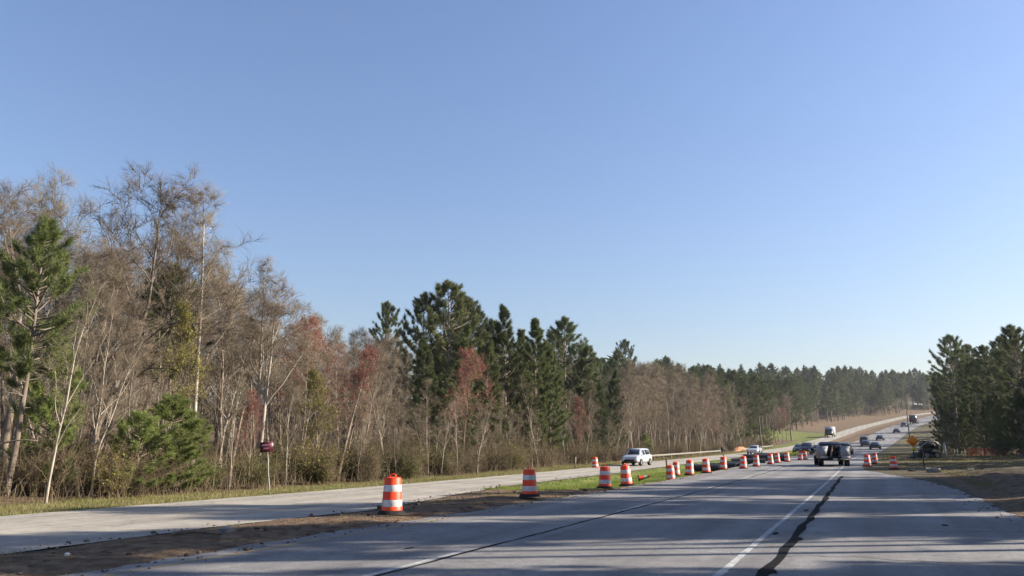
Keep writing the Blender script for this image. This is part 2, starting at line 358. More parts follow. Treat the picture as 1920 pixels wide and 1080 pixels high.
# ------------------------------------------------------------------ terrain
def vnoise(x, y, s, seed=0):
    xi, yi = np.floor(x/s), np.floor(y/s); fx, fy = x/s-xi, y/s-yi
    fx = fx*fx*(3-2*fx); fy = fy*fy*(3-2*fy)
    def h(a, b):
        k = np.sin(a*127.1+b*311.7+seed*74.7)*43758.5453; return k-np.floor(k)
    return (h(xi, yi)*(1-fx)+h(xi+1, yi)*fx)*(1-fy)+(h(xi, yi+1)*(1-fx)+h(xi+1, yi+1)*fx)*fy
def lines(*segs):
    out = []
    for a, b, s in segs: out += list(np.arange(a, b-1e-6, s))
    return np.array(out+[segs[-1][1]])
def build_ground():
    Xs = lines((-1500, -240, 90), (-240, -60, 9), (-60, -28, 2), (-28, 12, .4), (12, 60, 2), (60, 260, 10), (260, 1500, 90))
    Ys = lines((-400, -20, 20), (-20, 4, 2), (4, 80, .5), (80, 200, 2), (200, 580, 5), (580, 2450, 80))
    X, Y = np.meshgrid(Xs, Ys); x = X+sx(Y)
    z = ground(x, Y)
    inm = (X > edge_l(Y)-.15) & (X < edge_r(Y)+.15); inl = (X > far_l(Y)-.15) & (X < far_r(Y)+.15)
    free = ~(inm | inl)
    med = free & (X < -9) & (X > -17)
    rough = (vnoise(x, Y, 1.1, 1)-.5)*.10+(vnoise(x, Y, .45+0*x, 2)-.5)*.06
    z = z+np.where(med, rough*1.0*(1-.6*sstep(36, 46, Y)), 0)+np.where(free & (X > 4), rough*2.6*sstep(3.9, 5.5, X), 0)
    # low heaps of graded dirt on the right verge
    z = z+np.where(X > 4, .55*np.exp(-((X-9.5)/2.6)**2-((Y-44)/9.0)**2)+.45*np.exp(-((X-7.0)/1.6)**2-((Y-33)/5.0)**2)+.35*np.exp(-((X-12)/3)**2-((Y-60)/8)**2), 0)
    nx, ny = len(Xs), len(Ys)
    g = Geo()
    i = (np.arange(ny-1)[:, None]*nx+np.arange(nx-1)[None]).ravel()
    g.add(np.stack([x, Y, z], -1).reshape(-1, 3), quads=np.stack([i, i+1, i+nx+1, i+nx], -1))
    o = g.build('ground', M['ground'], smooth=True); tag(o, kind='structure')
    R = np.zeros_like(X); G = np.zeros_like(X); B = np.zeros_like(X)
    R += sstep(-26.6, -25.2, X)*(X < -22)*1.0                                  # strip of grass by the wood
    R = np.maximum(R, med*sstep(34, 44, Y)*.95)                                # median further on
    R = np.maximum(R, (X > 0)*(X < 40)*sstep(62, 80, Y)*.42)
    R = np.maximum(R, (X > 4)*.34)
    G = np.maximum(G, med*(1-sstep(30, 40, Y)))
    G = np.maximum(G, med*sstep(-11.7, -10.6, X)*.72)                          # bare shoulder beside the drums
    G = np.maximum(G, (X > 3.5)*(X < 22)*(1-sstep(52, 72, Y))*.62)
    G = np.maximum(G, med*sstep(190, 230, Y)*.9)
    far_bank = (X < -22.5)*(X > -44)*sstep(225, 250, Y)
    R = np.maximum(R, far_bank*(1-sstep(270, 310, Y))*.8); G = np.maximum(G, far_bank*sstep(280, 310, Y)*.85)
    B = np.maximum(B, sstep(-25.6, -26.8, X)*(1-far_bank)); B = np.maximum(B, sstep(13, 18, X)*.8)
    ca = o.data.color_attributes.new('zone', 'FLOAT_COLOR', 'POINT')
    ca.data.foreach_set('color', np.stack([R, G, B, np.ones_like(R)], -1).astype(np.float32).ravel())
    return o
build_ground()
def pave_z(X, y): return rz(y)-.12*sstep(-12, -16, X)*sstep(-30, -24, X)+.012
def strip(name, mt, lo, hi, y0, y1, cols, dz=0.0, jit=0.0, parent=None, seed=0):
    Ys = lines((y0, min(80, y1), .25), (80, 200, 1.5), (200, y1, 4)) if y1 > 80 else lines((y0, y1, .2))
    t = np.linspace(0, 1, cols)
    a, c = lo(Ys), hi(Ys)
    if jit:
        a = a+jit*(vnoise(Ys*1.0, Ys*0, .9, seed)+.6*vnoise(Ys, Ys*0, .3, seed+1)-.8); c = c+jit*(vnoise(Ys, Ys*0, .9, seed+2)+.6*vnoise(Ys, Ys*0, .3, seed+3)-.8)
    X = a[:, None]+(c-a)[:, None]*t[None]; Y = Ys[:, None]+0*X
    v = np.stack([X+sx(Y), Y, pave_z(X, Y)+dz], -1).reshape(-1, 3)
    n = len(Ys); i = (np.arange(n-1)[:, None]*cols+np.arange(cols-1)[None]).ravel()
    g = Geo(); g.add(v, quads=np.stack([i, i+1, i+cols+1, i+cols], -1))
    return g.build(name, mt, parent, smooth=True)
main_road = strip('main_road', M['asphalt'], edge_l, edge_r, -30, 575, 14, jit=.22, seed=3); tag(main_road, kind='structure')
side_road = strip('opposite_road', M['concrete'], far_l, far_r, -30, 575, 12, jit=.18, seed=8); tag(side_road, kind='structure')
cst = lambda v: (lambda y: v+0*np.asarray(y, float))
strip('edge_line', M['paint_white'], cst(-2.165), cst(-2.055), 2, 68, 2, .004, .02, main_road, 20)
strip('edge_line', M['paint_white'], cst(-2.165), cst(-2.055), 68, 560, 2, .004, .02, main_road, 20)
strip('yellow_line', M['paint_yellow'], cst(-10.08), cst(-9.97), 2, 560, 2, .004, .03, main_road, 30)
strip('opposite_edge_line', M['paint_white'], cst(-21.6), cst(-21.5), 2, 560, 2, .004, .03, side_road, 40)
for k, y0 in enumerate([9.6, 21.8, 34.0, 46.2, 70.6, 95, 119.4]):
    strip('lane_dash', M['paint_white'], cst(-6.68), cst(-6.57), y0, y0+3.1, 2, .004, .02, main_road, 50+k)
for k, y0 in enumerate([16, 28.2, 40.4, 52.6]):
    strip('opposite_lane_dash', M['paint_white'], cst(-19.3), cst(-19.2), y0, y0+3.1, 2, .004, .02, side_road, 70+k)
wob = lambda y: -1.50-.004*(y-12)+.02*np.sin(y*.9)+.008*np.sin(y*2.7+1)
strip('tar_seam', M['tar'], lambda y: wob(y)-.085-.02*np.sin(y*1.7), lambda y: wob(y)+.08+.02*np.sin(y*2.3+2), 2, 52, 3, .006, .028, main_road, 90)
strip('tar_seam', M['tar'], lambda y: -6.53+.02*np.sin(y*1.3), lambda y: -6.455+.02*np.sin(y*1.3), 2, 70, 2, .005, .04, main_road, 95)
def blot(name, X, y, w, l, seed, parent=main_road, m=None):
    r = random.Random(seed); g = Geo(); n = 14
    v = [(X+math.cos(a*2*PI/n)*w*r.uniform(.6, 1.1), y+math.sin(a*2*PI/n)*l*r.uniform(.6, 1.1), 0) for a in range(n)]
    v = [(p[0]+float(sx(p[1])), p[1], float(pave_z(p[0], p[1]))+.0055) for p in v]
    c = np.mean(v, axis=0); g.add([*v, c], tris=[(i, (i+1) % n, n) for i in range(n)])
    return g.build(name, m or M['tar'], parent)
for k, (X, y, w, l) in enumerate([(-1.95, 17.8, .07, .3), (-1.80, 24.5, .08, .45), (1.45, 21.2, .08, .30), (-1.5, 12.4, .16, .35), (-1.45, 16.9, .14, .4), (-7.7, 12.5, .06, .2)]):
    blot('tar_patch', X, y, w, l, k)
# thin transverse cracks in the worn right lane
for k, (xa, xb, y0, dy) in enumerate([(-1.4, 3.2, 14.2, .9), (-.4, 3.2, 19.5, .5)]):
    g = Geo(); pts = []
    for i in range(24):
        t = i/23; X = xa+(xb-xa)*t; y = y0+dy*t+.18*math.sin(t*9+k)+.07*math.sin(t*31+k); pts.append((X, y, float(pave_z(X, y))+.005))
    w = .012; v = []
    for (X, y, z) in pts: v += [(X, y-w, z), (X, y+w, z)]
    g.add(v, quads=[(2*i, 2*i+2, 2*i+3, 2*i+1) for i in range(23)])
    g.build('tar_crack', M['tar'], main_road)

# ------------------------------------------------------------------ trees
def unit(v): return v/(np.linalg.norm(v)+1e-9)
def bare_tree(seed, H=15., style='tall', buds=None):
    rng = np.random.default_rng(seed)
    wood, fine, bud = Geo(), Geo(), Geo()
    S = {'tall': dict(nl=14, start=.30, ang=(28, 55), lr=.33, r=.0085, up=.05, l1=6, wander=.05, tw=5),
         'pole': dict(nl=12, start=.20, ang=(26, 52), lr=.25, r=.0065, up=.05, l1=5, wander=.06, tw=5),
         'oak': dict(nl=17, start=.28, ang=(28, 58), lr=.42, r=.012, up=.04, l1=8, wander=.08, tw=6),
         'spire': dict(nl=16, start=.38, ang=(48, 75), lr=.17, r=.009, up=.05, l1=4, wander=.02, tw=5),
         'fork': dict(nl=15, start=.38, ang=(28, 55), lr=.30, r=.012, up=.07, l1=6, wander=.03, tw=5),
         'maple': dict(nl=14, start=.25, ang=(30, 58), lr=.36, r=.010, up=.06, l1=7, wander=.05, tw=5)}[style]
    tp, td = [], []; bp = []
    def grow(p, d, L, r, lev):
        n = (9, 6, 4, 3)[lev]; pts, rad, dirs = [p], [r], [d]
        for i in range(n):
            d = unit(d+rng.normal(0, (S['wander'], .13, .18, .22)[lev], 3)+np.array([0, 0, (.02, S['up']*1.6, .05, .05)[lev]]))
            p = p+d*L/n; pts.append(p); dirs.append(d); rad.append(max(r*(1-(i+1)/n*(.86 if lev == 0 else .78)), .006))
        (wood if lev < 2 else fine).tube(pts, rad, (7, 5, 3, 3)[lev])
        pts = np.array(pts); dirs = np.array(dirs)
        def at(t):
            f = t*n; i = min(int(f), n-1); return pts[i]+(pts[i+1]-pts[i])*(f-i), dirs[i], rad[i]
        if lev < 3:
            cnt = (S['nl'], S['l1'], 4)[lev]
            for k in range(cnt):
                t = S['start']+(1-S['start'])*((k+rng.uniform(.1, .9))/cnt) if lev == 0 else rng.uniform(.22, 1)
                q, dd, rr = at(min(t, .985))
                ang = math.radians(rng.uniform(*(S['ang'] if lev == 0 else (28, 62))))
                if lev == 0: ang *= 1.05-.45*(t-S['start'])/(1-S['start'])
                az = k*2.4+rng.uniform(-.5, .5) if lev == 0 else rng.uniform(0, 2*PI)
                a = unit(np.cross(dd, [.3, .9, .1] if abs(dd[2]) > .9 else [0, 0, 1.])); b = np.cross(dd, a)
                nd = unit(dd*math.cos(ang)+(a*math.cos(az)+b*math.sin(az))*math.sin(ang))
                if lev == 0: LL = H*S['lr']*(1.05-.75*((t-S['start'])/(1-S['start']))**1.3)*rng.uniform(.65, 1.15)
                else: LL = L*(.55, .55)[lev-1]*(1.1-.5*t)*rng.uniform(.6, 1.2)
                grow(q, nd, LL, max(min(rr*.55, .010*LL+.006), .007), lev+1)
        if lev >= 2:
            m = S['tw'] if lev == 3 else 3
            for k in range(m):
                q, dd, rr = at(rng.uniform(.15, 1)); tp.append(q); td.append(unit(dd+rng.normal(0, .5, 3)+[0, 0, .2]))
    trunk_top = H*(.97 if style in ('spire',) else .88)
    if style == 'fork':
        base = np.array([0, 0, 0.])
        S['nl'] = 11
        grow(base, unit(np.array([.045, 0, 1.])), trunk_top, H*S['r'], 0)
        grow(base+[.06, .1, 0], unit(np.array([-.05, .04, 1.])), trunk_top*.9, H*S['r']*.85, 0)
    else:
        grow(np.array([0, 0, -.15]), unit(np.array([rng.normal(0, .03), rng.normal(0, .03), 1.])), trunk_top, H*S['r'], 0)
    tp, td = np.array(tp), np.array(td)
    fine.spikes(tp, td, rng.uniform(.35, .95, len(tp))*H/15, .008*H/15, rng)
    # second order twiglets
    k = rng.integers(0, len(tp), int(len(tp)*1.3)); q = tp[k]+td[k]*rng.uniform(.1, .5, (len(k), 1))
    fine.spikes(q, td[k]+rng.normal(0, .6, (len(k), 3)), rng.uniform(.2, .5, len(k))*H/15, .006*H/15, rng, seg2=False)
    if buds:
        j = rng.integers(0, len(tp), buds); q = tp[j]+td[j]*rng.uniform(.05, .8, (buds, 1))*H/15+rng.normal(0, .06, (buds, 3))
        bud.leaves(q, .11 if style == 'maple' else .12, .42, rng)
    return wood, fine, bud
def pine_tree(seed, H=16., start=.4, width=.2, tufts=6, needles=26, nlen=.30, nw=.016, nbr=60, shape='round', droop=0.0):
    rng = np.random.default_rng(seed)
    wood, need = Geo(), Geo()
    pts = [np.array([0, 0, -.15])]; d = unit(np.array([rng.normal(0, .02), rng.normal(0, .02), 1.])); n = 12
    for i in range(n): d = unit(d+rng.normal(0, .022, 3)+[0, 0, .03]); pts.append(pts[-1]+d*H*.97/n)
    pts = np.array(pts); rad = H*.0115*(1-.88*np.linspace(0, 1, n+1)**1.1)
    wood.tube(pts, rad, 7)
    C = []; D = []
    # a few dead stubs on the bare bole
    for k in range(7):
        t = rng.uniform(.15, max(start, .2)); f = t*n; i = int(f); q = pts[i]+(pts[i+1]-pts[i])*(f-i)
        az = rng.uniform(0, 2*PI); wood.tube([q, q+np.array([math.cos(az), math.sin(az), .1])*rng.uniform(.3, 1.0)], [.025, .008], 3)
    for k in range(nbr):
        u = (k+rng.uniform(0, 1))/nbr; t = start+(1-start)*u; f = min(t*n, n-.01); i = int(f); q = pts[i]+(pts[i+1]-pts[i])*(f-i)
        if shape == 'round': L = H*width*(math.sin(PI*min(1, (.16+.84*u)))**.75)*(1.05-.30*u)
        else: L = H*width*(1-u)**.72*(.55+.45*min(1, u/.12))
        L = max(L*rng.uniform(.68, 1.15), .35)
        az = k*2.399+rng.uniform(-.6, .6); el = math.radians(rng.uniform(-8, 18)+30*u-12*droop)
        dd = np.array([math.cos(az)*math.cos(el), math.sin(az)*math.cos(el), math.sin(el)])
        m = 5; bp = [q]; bd = dd.copy()
        for s in range(m):
            bd = unit(bd+rng.normal(0, .10, 3)+[0, 0, .06+.05*s-.05*droop]); bp.append(bp[-1]+bd*L/m)
        bp = np.array(bp); wood.tube(bp, np.linspace(.010*L+.018, .010, m+1), 4)
        nt_ = max(2, int(tufts*(.5+.5*L/(H*width))))
        for s in range(nt_):
            w = rng.uniform(.35, 1.0)**.7; g = w*m; j = min(int(g), m-1); c = bp[j]+(bp[j+1]-bp[j])*(g-j)
            side = unit(np.cross(bd, [0, 0, 1.]))*rng.uniform(-1, 1)*L*.30*(1.15-w)+np.array([0, 0, rng.uniform(-.03, .14)*L*.5])
            e = c+side
            if np.linalg.norm(side) > .25: wood.tube([c, e], [.014, .006], 3)
            C.append(e); D.append(unit(bd+side*.4/L+[0, 0, .25]))
        C.append(bp[-1]); D.append(bd)
    C.append(pts[-1]); D.append(np.array([0, 0, 1.]))
    C, D = np.array(C), np.array(D); N = len(C)
    P = np.repeat(C, needles, 0)-np.repeat(D, needles, 0)*rng.uniform(0, .55, (N*needles, 1))*nlen*1.6
    V = np.repeat(D, needles, 0)*.75+rng.normal(0, .62, (N*needles, 3))
    need.blades(P, V, rng.uniform(.7, 1.25, N*needles)*nlen, nw, rng)
    return wood, need
PROTO = {}
def proto(key, H, **parts): PROTO[key] = (H, parts)
for k in range(3):
    for st in ('tall', 'pole', 'oak'):
        w, f, b = bare_tree(100+k*17+ord(st[0]), 15, st)
        proto(('bare', st+str(k)), 15, trunk=w.mesh('trunk', M['bark_pale' if (st == 'pole' and k != 1) or (st == 'tall' and k == 2) else 'bark'], True), crown=f.mesh('crown', M['twig']))
for st, sd in (('spire', 7), ('fork', 9)):
    w, f, b = bare_tree(sd, 15, st)
    proto(('bare', st+'0'), 15, trunk=w.mesh('trunk', M['bark_pale'], True), crown=f.mesh('crown', M['twig']))
for k in range(2):
    w, f, b = bare_tree(31+k, 10, 'maple', 2600)
    proto(('maple', 'm%d' % k), 10, trunk=w.mesh('trunk', M['bark'], True), crown=f.mesh('crown', M['twig_red']), buds=b.mesh('buds', M['buds']))
w, f, b = bare_tree(44, 8, 'maple', 3600)
proto(('leafy', 'l0'), 8, trunk=w.mesh('trunk', M['bark'], True), crown=f.mesh('crown', M['twig']), leaves=b.mesh('leaves', M['fresh_leaf']))
for key, kw, nm in [(('pine', 'near0'), dict(seed=3, H=11, start=.40, width=.21, tufts=13, needles=46, nlen=.27, nw=.010, nbr=72), 'needle_bright'),
                    (('pine', 'mid0'), dict(seed=4, H=16, start=.30, width=.25, tufts=12, needles=34, nlen=.36, nw=.021, nbr=84), 'needle'),
                    (('pine', 'mid1'), dict(seed=5, H=16, start=.44, width=.25, tufts=12, needles=34, nlen=.36, nw=.021, nbr=70), 'needle'),
                    (('pine', 'mid2'), dict(seed=6, H=16, start=.26, width=.26, tufts=12, needles=34, nlen=.36, nw=.021, nbr=84), 'needle'),
                    (('pine', 'high0'), dict(seed=16, H=16, start=.64, width=.20, tufts=12, needles=34, nlen=.36, nw=.021, nbr=54), 'needle'),
                    (('pine', 'full0'), dict(seed=7, H=14, start=.08, width=.29, tufts=13, needles=34, nlen=.34, nw=.020, nbr=104, shape='cone'), 'needle'),
                    (('pine', 'full1'), dict(seed=8, H=14, start=.05, width=.28, tufts=14, needles=36, nlen=.34, nw=.020, nbr=110, shape='cone'), 'needle_bright'),
                    (('pine', 'young0'), dict(seed=9, H=5, start=.10, width=.36, tufts=12, needles=42, nlen=.26, nw=.011, nbr=52, shape='round', droop=.2), 'needle_young'),
                    (('pine', 'young1'), dict(seed=10, H=5, start=.10, width=.42, tufts=11, needles=42, nlen=.26, nw=.011, nbr=44, shape='round', droop=.2), 'needle_young')]:
    w, f = pine_tree(**kw); proto(key, kw['H'], trunk=w.mesh('trunk', M['bark_pine'], True), crown=f.mesh('crown', M[nm]))
TREES = [
('pine', 'near0', -27.58, 18.11, 10.55, 2.84, 1.0, 'h:tall pine with a bare lower trunk at the left edge of the wood'),
('bare', 'oak0', -33.16, 25.36, 15.14, 3.52, 1.0, 'h:broad spreading bare oak, the tallest crown at the left end of the wood'),
('bare', 'oak1', -36.17, 30.79, 14.67, 5.81, 0.95, 'h:spreading bare oak between the widest oak and the tall spire tree'),
('bare', 'oak2', -38.06, 24.94, 15.26, 2.93, 1.1, 'h:bare spreading oak showing above the leftmost pine'),
('bare', 'oak1', -41.03, 29.01, 16.56, 3.19, 0.75, 'h:bare oak crown between the leftmost pine and the broadest oak'),
('pine', 'young1', -26.66, 24.93, 3.21, 3.69, 1.3, 'h:low green pine bush just right of the brightest young pine'),
('bare', 'spire0', -29.12, 27.78, 14.72, 1.16, 1.0, 'h:tall bare spire shaped tree with pale straight trunk standing above its neighbours'),
('bare', 'oak1', -33.15, 33.67, 13.21, 3.22, 0.7, 'h:bare tree with a long limb reaching right of the pale spire tree'),
('bare', 'fork0', -30.02, 33.18, 12.65, 3.96, 1.0, 'h:bare tree with a forked pale trunk behind the maroon sign'),
('pine', 'mid1', -34.01, 30.22, 11.93, 4.98, 1.0, 'h:brownish pine crown among bare trees left of the pale spire tree'),
('pine', 'young0', -26.48, 24.02, 4.17, 0.59, 1.5, 'h:low bushy bright green young pine below the pale spire tree'),
('pine', 'young1', -26.08, 22.2, 3.37, 1.91, 1.4, 'h:low young pine just left of the brightest young pine'),
('pine', 'young0', -27.53, 19.53, 5.67, 0.57, 0.8, 'h:slim green pine sapling beside the leftmost pine'),
('maple', 'm0', -31.0, 39.55, 10.34, 5.09, 1.0, 'h:red budding maple, the reddest crown left of the dark pines'),
('maple', 'm1', -29.07, 39.75, 8.55, 4.36, 0.85, 'h:smaller red budding maple right of the reddest crown'),
('maple', 'm0', -27.61, 52.14, 9.78, 0.26, 0.8, 'h:orange red budding maple in front of the biggest dark pine'),
('maple', 'm1', -27.04, 77.41, 7.16, 6.17, 0.7, 'h:small red budding maple under the rightmost big pine'),
('maple', 'm0', -27.11, 29.41, 4.93, 6.06, 0.6, 'h:small red budding tree just above the maroon sign'),
('leafy', 'l0', -26.64, 34.07, 6.05, 4.11, 0.8, 'h:small tree with fresh yellow green leaves right of the sign'),
('leafy', 'l0', -28.12, 26.3, 8.67, 3.87, 0.55, 'h:slim tree with yellow green leaves behind the pale spire tree'),
('pine', 'mid0', -48.14, 72.77, 16.92, 0.99, 0.8, 'h:small dark pine crown rising behind the bare trees left of the biggest pine'),
('pine', 'mid0', -34.09, 60.85, 17.05, 0.09, 1.15, 'h:biggest dark pine, tallest of the pine cluster'),
('pine', 'mid2', -36.08, 60.28, 15.64, 3.32, 0.9, 'h:dark pine against the left flank of the biggest pine'),
('pine', 'mid1', -38.0, 73.79, 16.78, 0.37, 0.9, 'h:dark pine against the right flank of the biggest pine'),
('pine', 'full0', -30.01, 64.9, 14.81, 1.2, 1.0, 'h:full green pine, second peak of the pine cluster'),
('pine', 'full1', -28.54, 68.54, 14.17, 1.52, 1.05, 'h:bright green pine branched to the ground, third peak of the pine cluster'),
('pine', 'mid2', -32.95, 88.57, 17.55, 0.19, 1.1, 'h:dark open topped pine right of the bright green pine'),
('pine', 'mid0', -32.88, 96.82, 14.76, 2.91, 1.0, 'h:pine on the right shoulder of the pine cluster'),
('pine', 'full0', -28.87, 93.13, 11.04, 2.77, 1.0, 'h:low spreading pine closing the right end of the cluster'),
('pine', 'full0', -31.1, 52.76, 10.46, 5.29, 1.05, 'h:low pine below the left flank of the biggest pine'),
('pine', 'full0', -30.56, 56.23, 11.98, 3.26, 1.05, 'h:green pine directly in front of the biggest pine'),
('pine', 'full0', -30.08, 60.7, 11.09, 4.02, 1.05, 'h:low pine right of the orange red maple'),
('pine', 'full1', -31.08, 70.18, 13.52, 3.14, 1.05, 'h:green pine between the second and third peaks of the cluster'),
('pine', 'full1', -29.51, 74.36, 12.27, 4.16, 1.05, 'h:full pine just right of the bright third peak'),
('pine', 'full0', -30.49, 86.0, 13.35, 2.87, 1.05, 'h:dark low pine under the open topped pine'),
('pine', 'full0', -27.97, 85.54, 8.97, 1.75, 1.05, 'h:small pine low at the right end of the cluster'),
('pine', 'mid2', -34.07, 70.17, 14.69, 6.27, 1.05, 'h:dark pine filling the gap between the first two peaks'),
('pine', 'mid0', -35.89, 92.26, 16.32, 6.26, 1.05, 'h:dark pine behind the third peak of the cluster'),
('pine', 'mid2', -36.06, 67.75, 16.72, 5.28, 1.05, 'h:dark pine top just behind the biggest pine'),
('pine', 'mid1', -54.14, 189.15, 23.71, 4.45, 0.8, 'h:lone flat topped pine standing above the brown trees'),
('pine', 'mid2', -26.55, 181.32, 17.68, 1.98, 1.1, 'h:big pine standing forward above the guardrail'),
('pine', 'mid1', -32.25, 187.24, 16.49, 1.44, 1.0, 'h:pine just left of the big pine above the guardrail'),
('maple', 'm1', -26.0, 145.44, 9.9, 1.82, 0.9, 'h:red budding tree above the guardrail'),
('maple', 'm0', -20.88, 220.51, 9.69, 0.44, 0.7, 'h:red budding tree at the far end of the wood edge'),
('pine', 'young1', -21.77, 194.54, 4.72, 4.81, 1.0, 'h:small dark pine by the far end of guardrail'),
('pine', 'young0', -25.8, 97.91, 3.32, 2.52, 1.0, 'h:small pine at the wood edge behind the silver car'),
('pine', 'mid0', 11.57, 128.0, 17.65, 5.32, 1.05, 'h:tall pine at the left end of the right hand wood'),
('pine', 'mid2', 14.24, 124.0, 13.42, 2.43, 1.0, 'h:pine with a pale lit trunk in the right hand wood'),
('pine', 'full0', 14.03, 134.0, 12.56, 6.02, 0.9, 'h:full dark pine low in the right hand wood'),
('pine', 'mid1', 16.06, 120.0, 14.93, 5.32, 1.05, 'h:broad pine in the middle of the right hand wood'),
('pine', 'mid0', 16.78, 108.0, 16.04, 0.0, 1.1, 'h:tallest pine at the right edge of the picture'),
('pine', 'full1', 14.9, 113.0, 7.83, 1.32, 0.8, 'h:low dark pine at the foot of the right hand wood'),
('pine', 'full0', 11.22, 146.0, 12.85, 5.72, 0.7, 'h:slim pine on the left flank of the right hand wood'),
('pine', 'full0', 15.35, 104.0, 8.01, 2.95, 0.9, 'h:low dark pine under the tallest right hand pine'),
('pine', 'mid1', 17.53, 150.0, 18.22, 6.16, 1.0, 'rback'),
('pine', 'mid2', 20.55, 145.0, 18.6, 2.5, 1.0, 'rback'),
('pine', 'mid0', 15.86, 160.0, 18.38, 0.46, 1.0, 'rback'),
('pine', 'full1', 14.64, 175.0, 15.67, 3.95, 1.0, 'rback'),
('pine', 'mid0', 21.23, 170.0, 17.4, 4.89, 1.0, 'rback'),
('pine', 'mid2', 21.89, 140.0, 19.1, 1.7, 1.0, 'rback'),
('pine', 'full0', 17.5, 139.0, 12.86, 0.55, 1.0, 'rback'),
('pine', 'mid1', 23.38, 165.0, 19.17, 2.09, 1.0, 'rback'),
('pine', 'mid2', 20.22, 185.0, 18.23, 6.06, 1.0, 'rback'),
('pine', 'full0', 11.52, 132.0, 8.58, 4.76, 1.1, 'rlow'),
('pine', 'full1', 12.49, 128.0, 6.86, 0.74, 1.1, 'rlow'),
('pine', 'full0', 13.58, 126.0, 7.89, 1.55, 1.1, 'rlow'),
('pine', 'full0', 14.75, 122.0, 7.29, 0.63, 1.1, 'rlow'),
('pine', 'full1', 14.85, 118.0, 7.9, 0.38, 1.1, 'rlow'),
('pine', 'full0', 15.65, 112.0, 7.01, 5.01, 1.1, 'rlow'),
('pine', 'full0', 15.55, 102.0, 7.5, 1.12, 1.1, 'rlow'),
('pine', 'full0', 13.7, 145.0, 12.18, 3.51, 1.1, 'rlow'),
('pine', 'full0', 16.5, 140.0, 12.19, 2.81, 1.1, 'rlow'),
('pine', 'full0', 18.2, 134.0, 12.35, 1.2, 1.1, 'rlow'),
('bare', 'pole2', 10.74, 136.0, 6.84, 4.83, 1.0, 'rbare'),
('bare', 'pole1', 11.78, 140.0, 8.6, 4.04, 1.0, 'rbare'),
('bare', 'pole0', 13.47, 138.0, 8.57, 2.48, 1.0, 'rbare'),
('bare', 'pole0', 15.31, 131.0, 7.71, 0.0, 1.0, 'rbare'),
('bare', 'pole2', 16.11, 128.0, 8.25, 1.91, 1.0, 'rbare'),
('bare', 'pole0', 17.27, 124.0, 8.26, 1.32, 1.0, 'rbare'),
('bare', 'pole1', 18.16, 126.0, 9.49, 6.26, 1.0, 'rbare'),
('bare', 'pole2', 13.71, 150.0, 9.33, 4.03, 1.0, 'rbare'),
('bare', 'pole2', -26.36, 100.47, 6.62, 5.71, 0.9, 'guardrail'),
('bare', 'pole0', -25.88, 45.91, 5.64, 6.05, 0.86, 'barrels'),
('bare', 'pole1', -27.38, 35.59, 5.24, 1.1, 0.94, 'sign'),
('bare', 'pole1', -25.8, 75.03, 8.93, 0.38, 0.98, 'barrels'),
('bare', 'pole2', -25.57, 122.12, 9.14, 0.11, 0.86, 'guardrail'),
('bare', 'tall0', -24.78, 127.62, 13.07, 4.59, 0.99, 'guardrail'),
('bare', 'pole2', -27.82, 47.97, 4.64, 4.98, 1.06, 'barrels'),
('bare', 'pole0', -26.32, 83.98, 5.18, 3.6, 1.11, 'guardrail'),
('bare', 'pole0', -26.54, 87.79, 7.57, 5.53, 1.15, 'guardrail'),
('bare', 'tall0', -25.83, 95.07, 10.84, 0.55, 0.94, 'guardrail'),
('bare', 'pole1', -27.73, 46.21, 4.78, 2.31, 1.12, 'barrels'),
('bare', 'pole2', -26.76, 31.69, 5.67, 3.13, 1.13, 'sign'),
('bare', 'pole1', -24.86, 140.46, 12.38, 5.79, 0.92, 'guardrail'),
('bare', 'pole1', -26.31, 142.73, 10.49, 3.27, 0.96, 'guardrail'),
('bare', 'pole0', -25.02, 129.53, 8.9, 1.75, 1.1, 'guardrail'),
('bare', 'tall2', -26.49, 124.78, 10.8, 0.85, 0.86, 'guardrail'),
('bare', 'pole2', -26.86, 64.92, 8.67, 1.13, 1.06, 'barrels'),
('bare', 'pole0', -26.33, 20.52, 7.03, 4.98, 0.97, 'leftmost'),
('bare', 'pole0', -25.76, 50.9, 5.99, 5.72, 1.04, 'barrels'),
('bare', 'pole0', -24.69, 158.03, 9.51, 5.14, 1.07, 'guardrail'),
('bare', 'pole1', -26.52, 129.71, 7.01, 4.97, 1.01, 'guardrail'),
('bare', 'pole1', -25.95, 44.22, 6.67, 4.83, 1.02, 'barrels'),
('bare', 'pole2', -27.66, 39.09, 7.97, 4.26, 1.01, 'sign'),
('bare', 'tall2', -25.82, 134.73, 9.66, 3.28, 1.04, 'guardrail'),
('bare', 'tall0', -26.77, 110.0, 10.14, 0.89, 0.94, 'guardrail'),
('bare', 'pole2', -25.19, 108.0, 11.51, 5.85, 0.9, 'guardrail'),
('bare', 'pole2', -26.82, 16.34, 7.27, 1.2, 0.95, 'leftmost'),
('bare', 'pole0', -25.63, 155.66, 8.45, 1.43, 0.91, 'guardrail'),
('bare', 'pole2', -27.13, 80.26, 7.16, 3.21, 0.89, 'barrels'),
('bare', 'pole0', -27.51, 59.97, 5.35, 3.84, 1.11, 'barrels'),
('bare', 'pole0', -25.87, 47.93, 6.44, 0.61, 0.93, 'barrels'),
('bare', 'pole2', -25.98, 92.7, 10.37, 0.11, 1.06, 'guardrail'),
('bare', 'pole0', -26.79, 54.43, 5.74, 3.03, 1.09, 'barrels'),
('bare', 'pole0', -26.53, 38.0, 5.02, 0.72, 0.91, 'sign'),
('bare', 'pole0', -27.14, 112.47, 8.24, 2.93, 0.95, 'guardrail'),
('bare', 'pole2', -26.34, 118.67, 8.84, 5.06, 1.14, 'guardrail'),
('bare', 'pole1', -24.57, 149.98, 8.35, 1.16, 0.91, 'guardrail'),
('bare', 'pole2', -23.32, 163.82, 14.32, 1.36, 0.94, 'guardrail'),
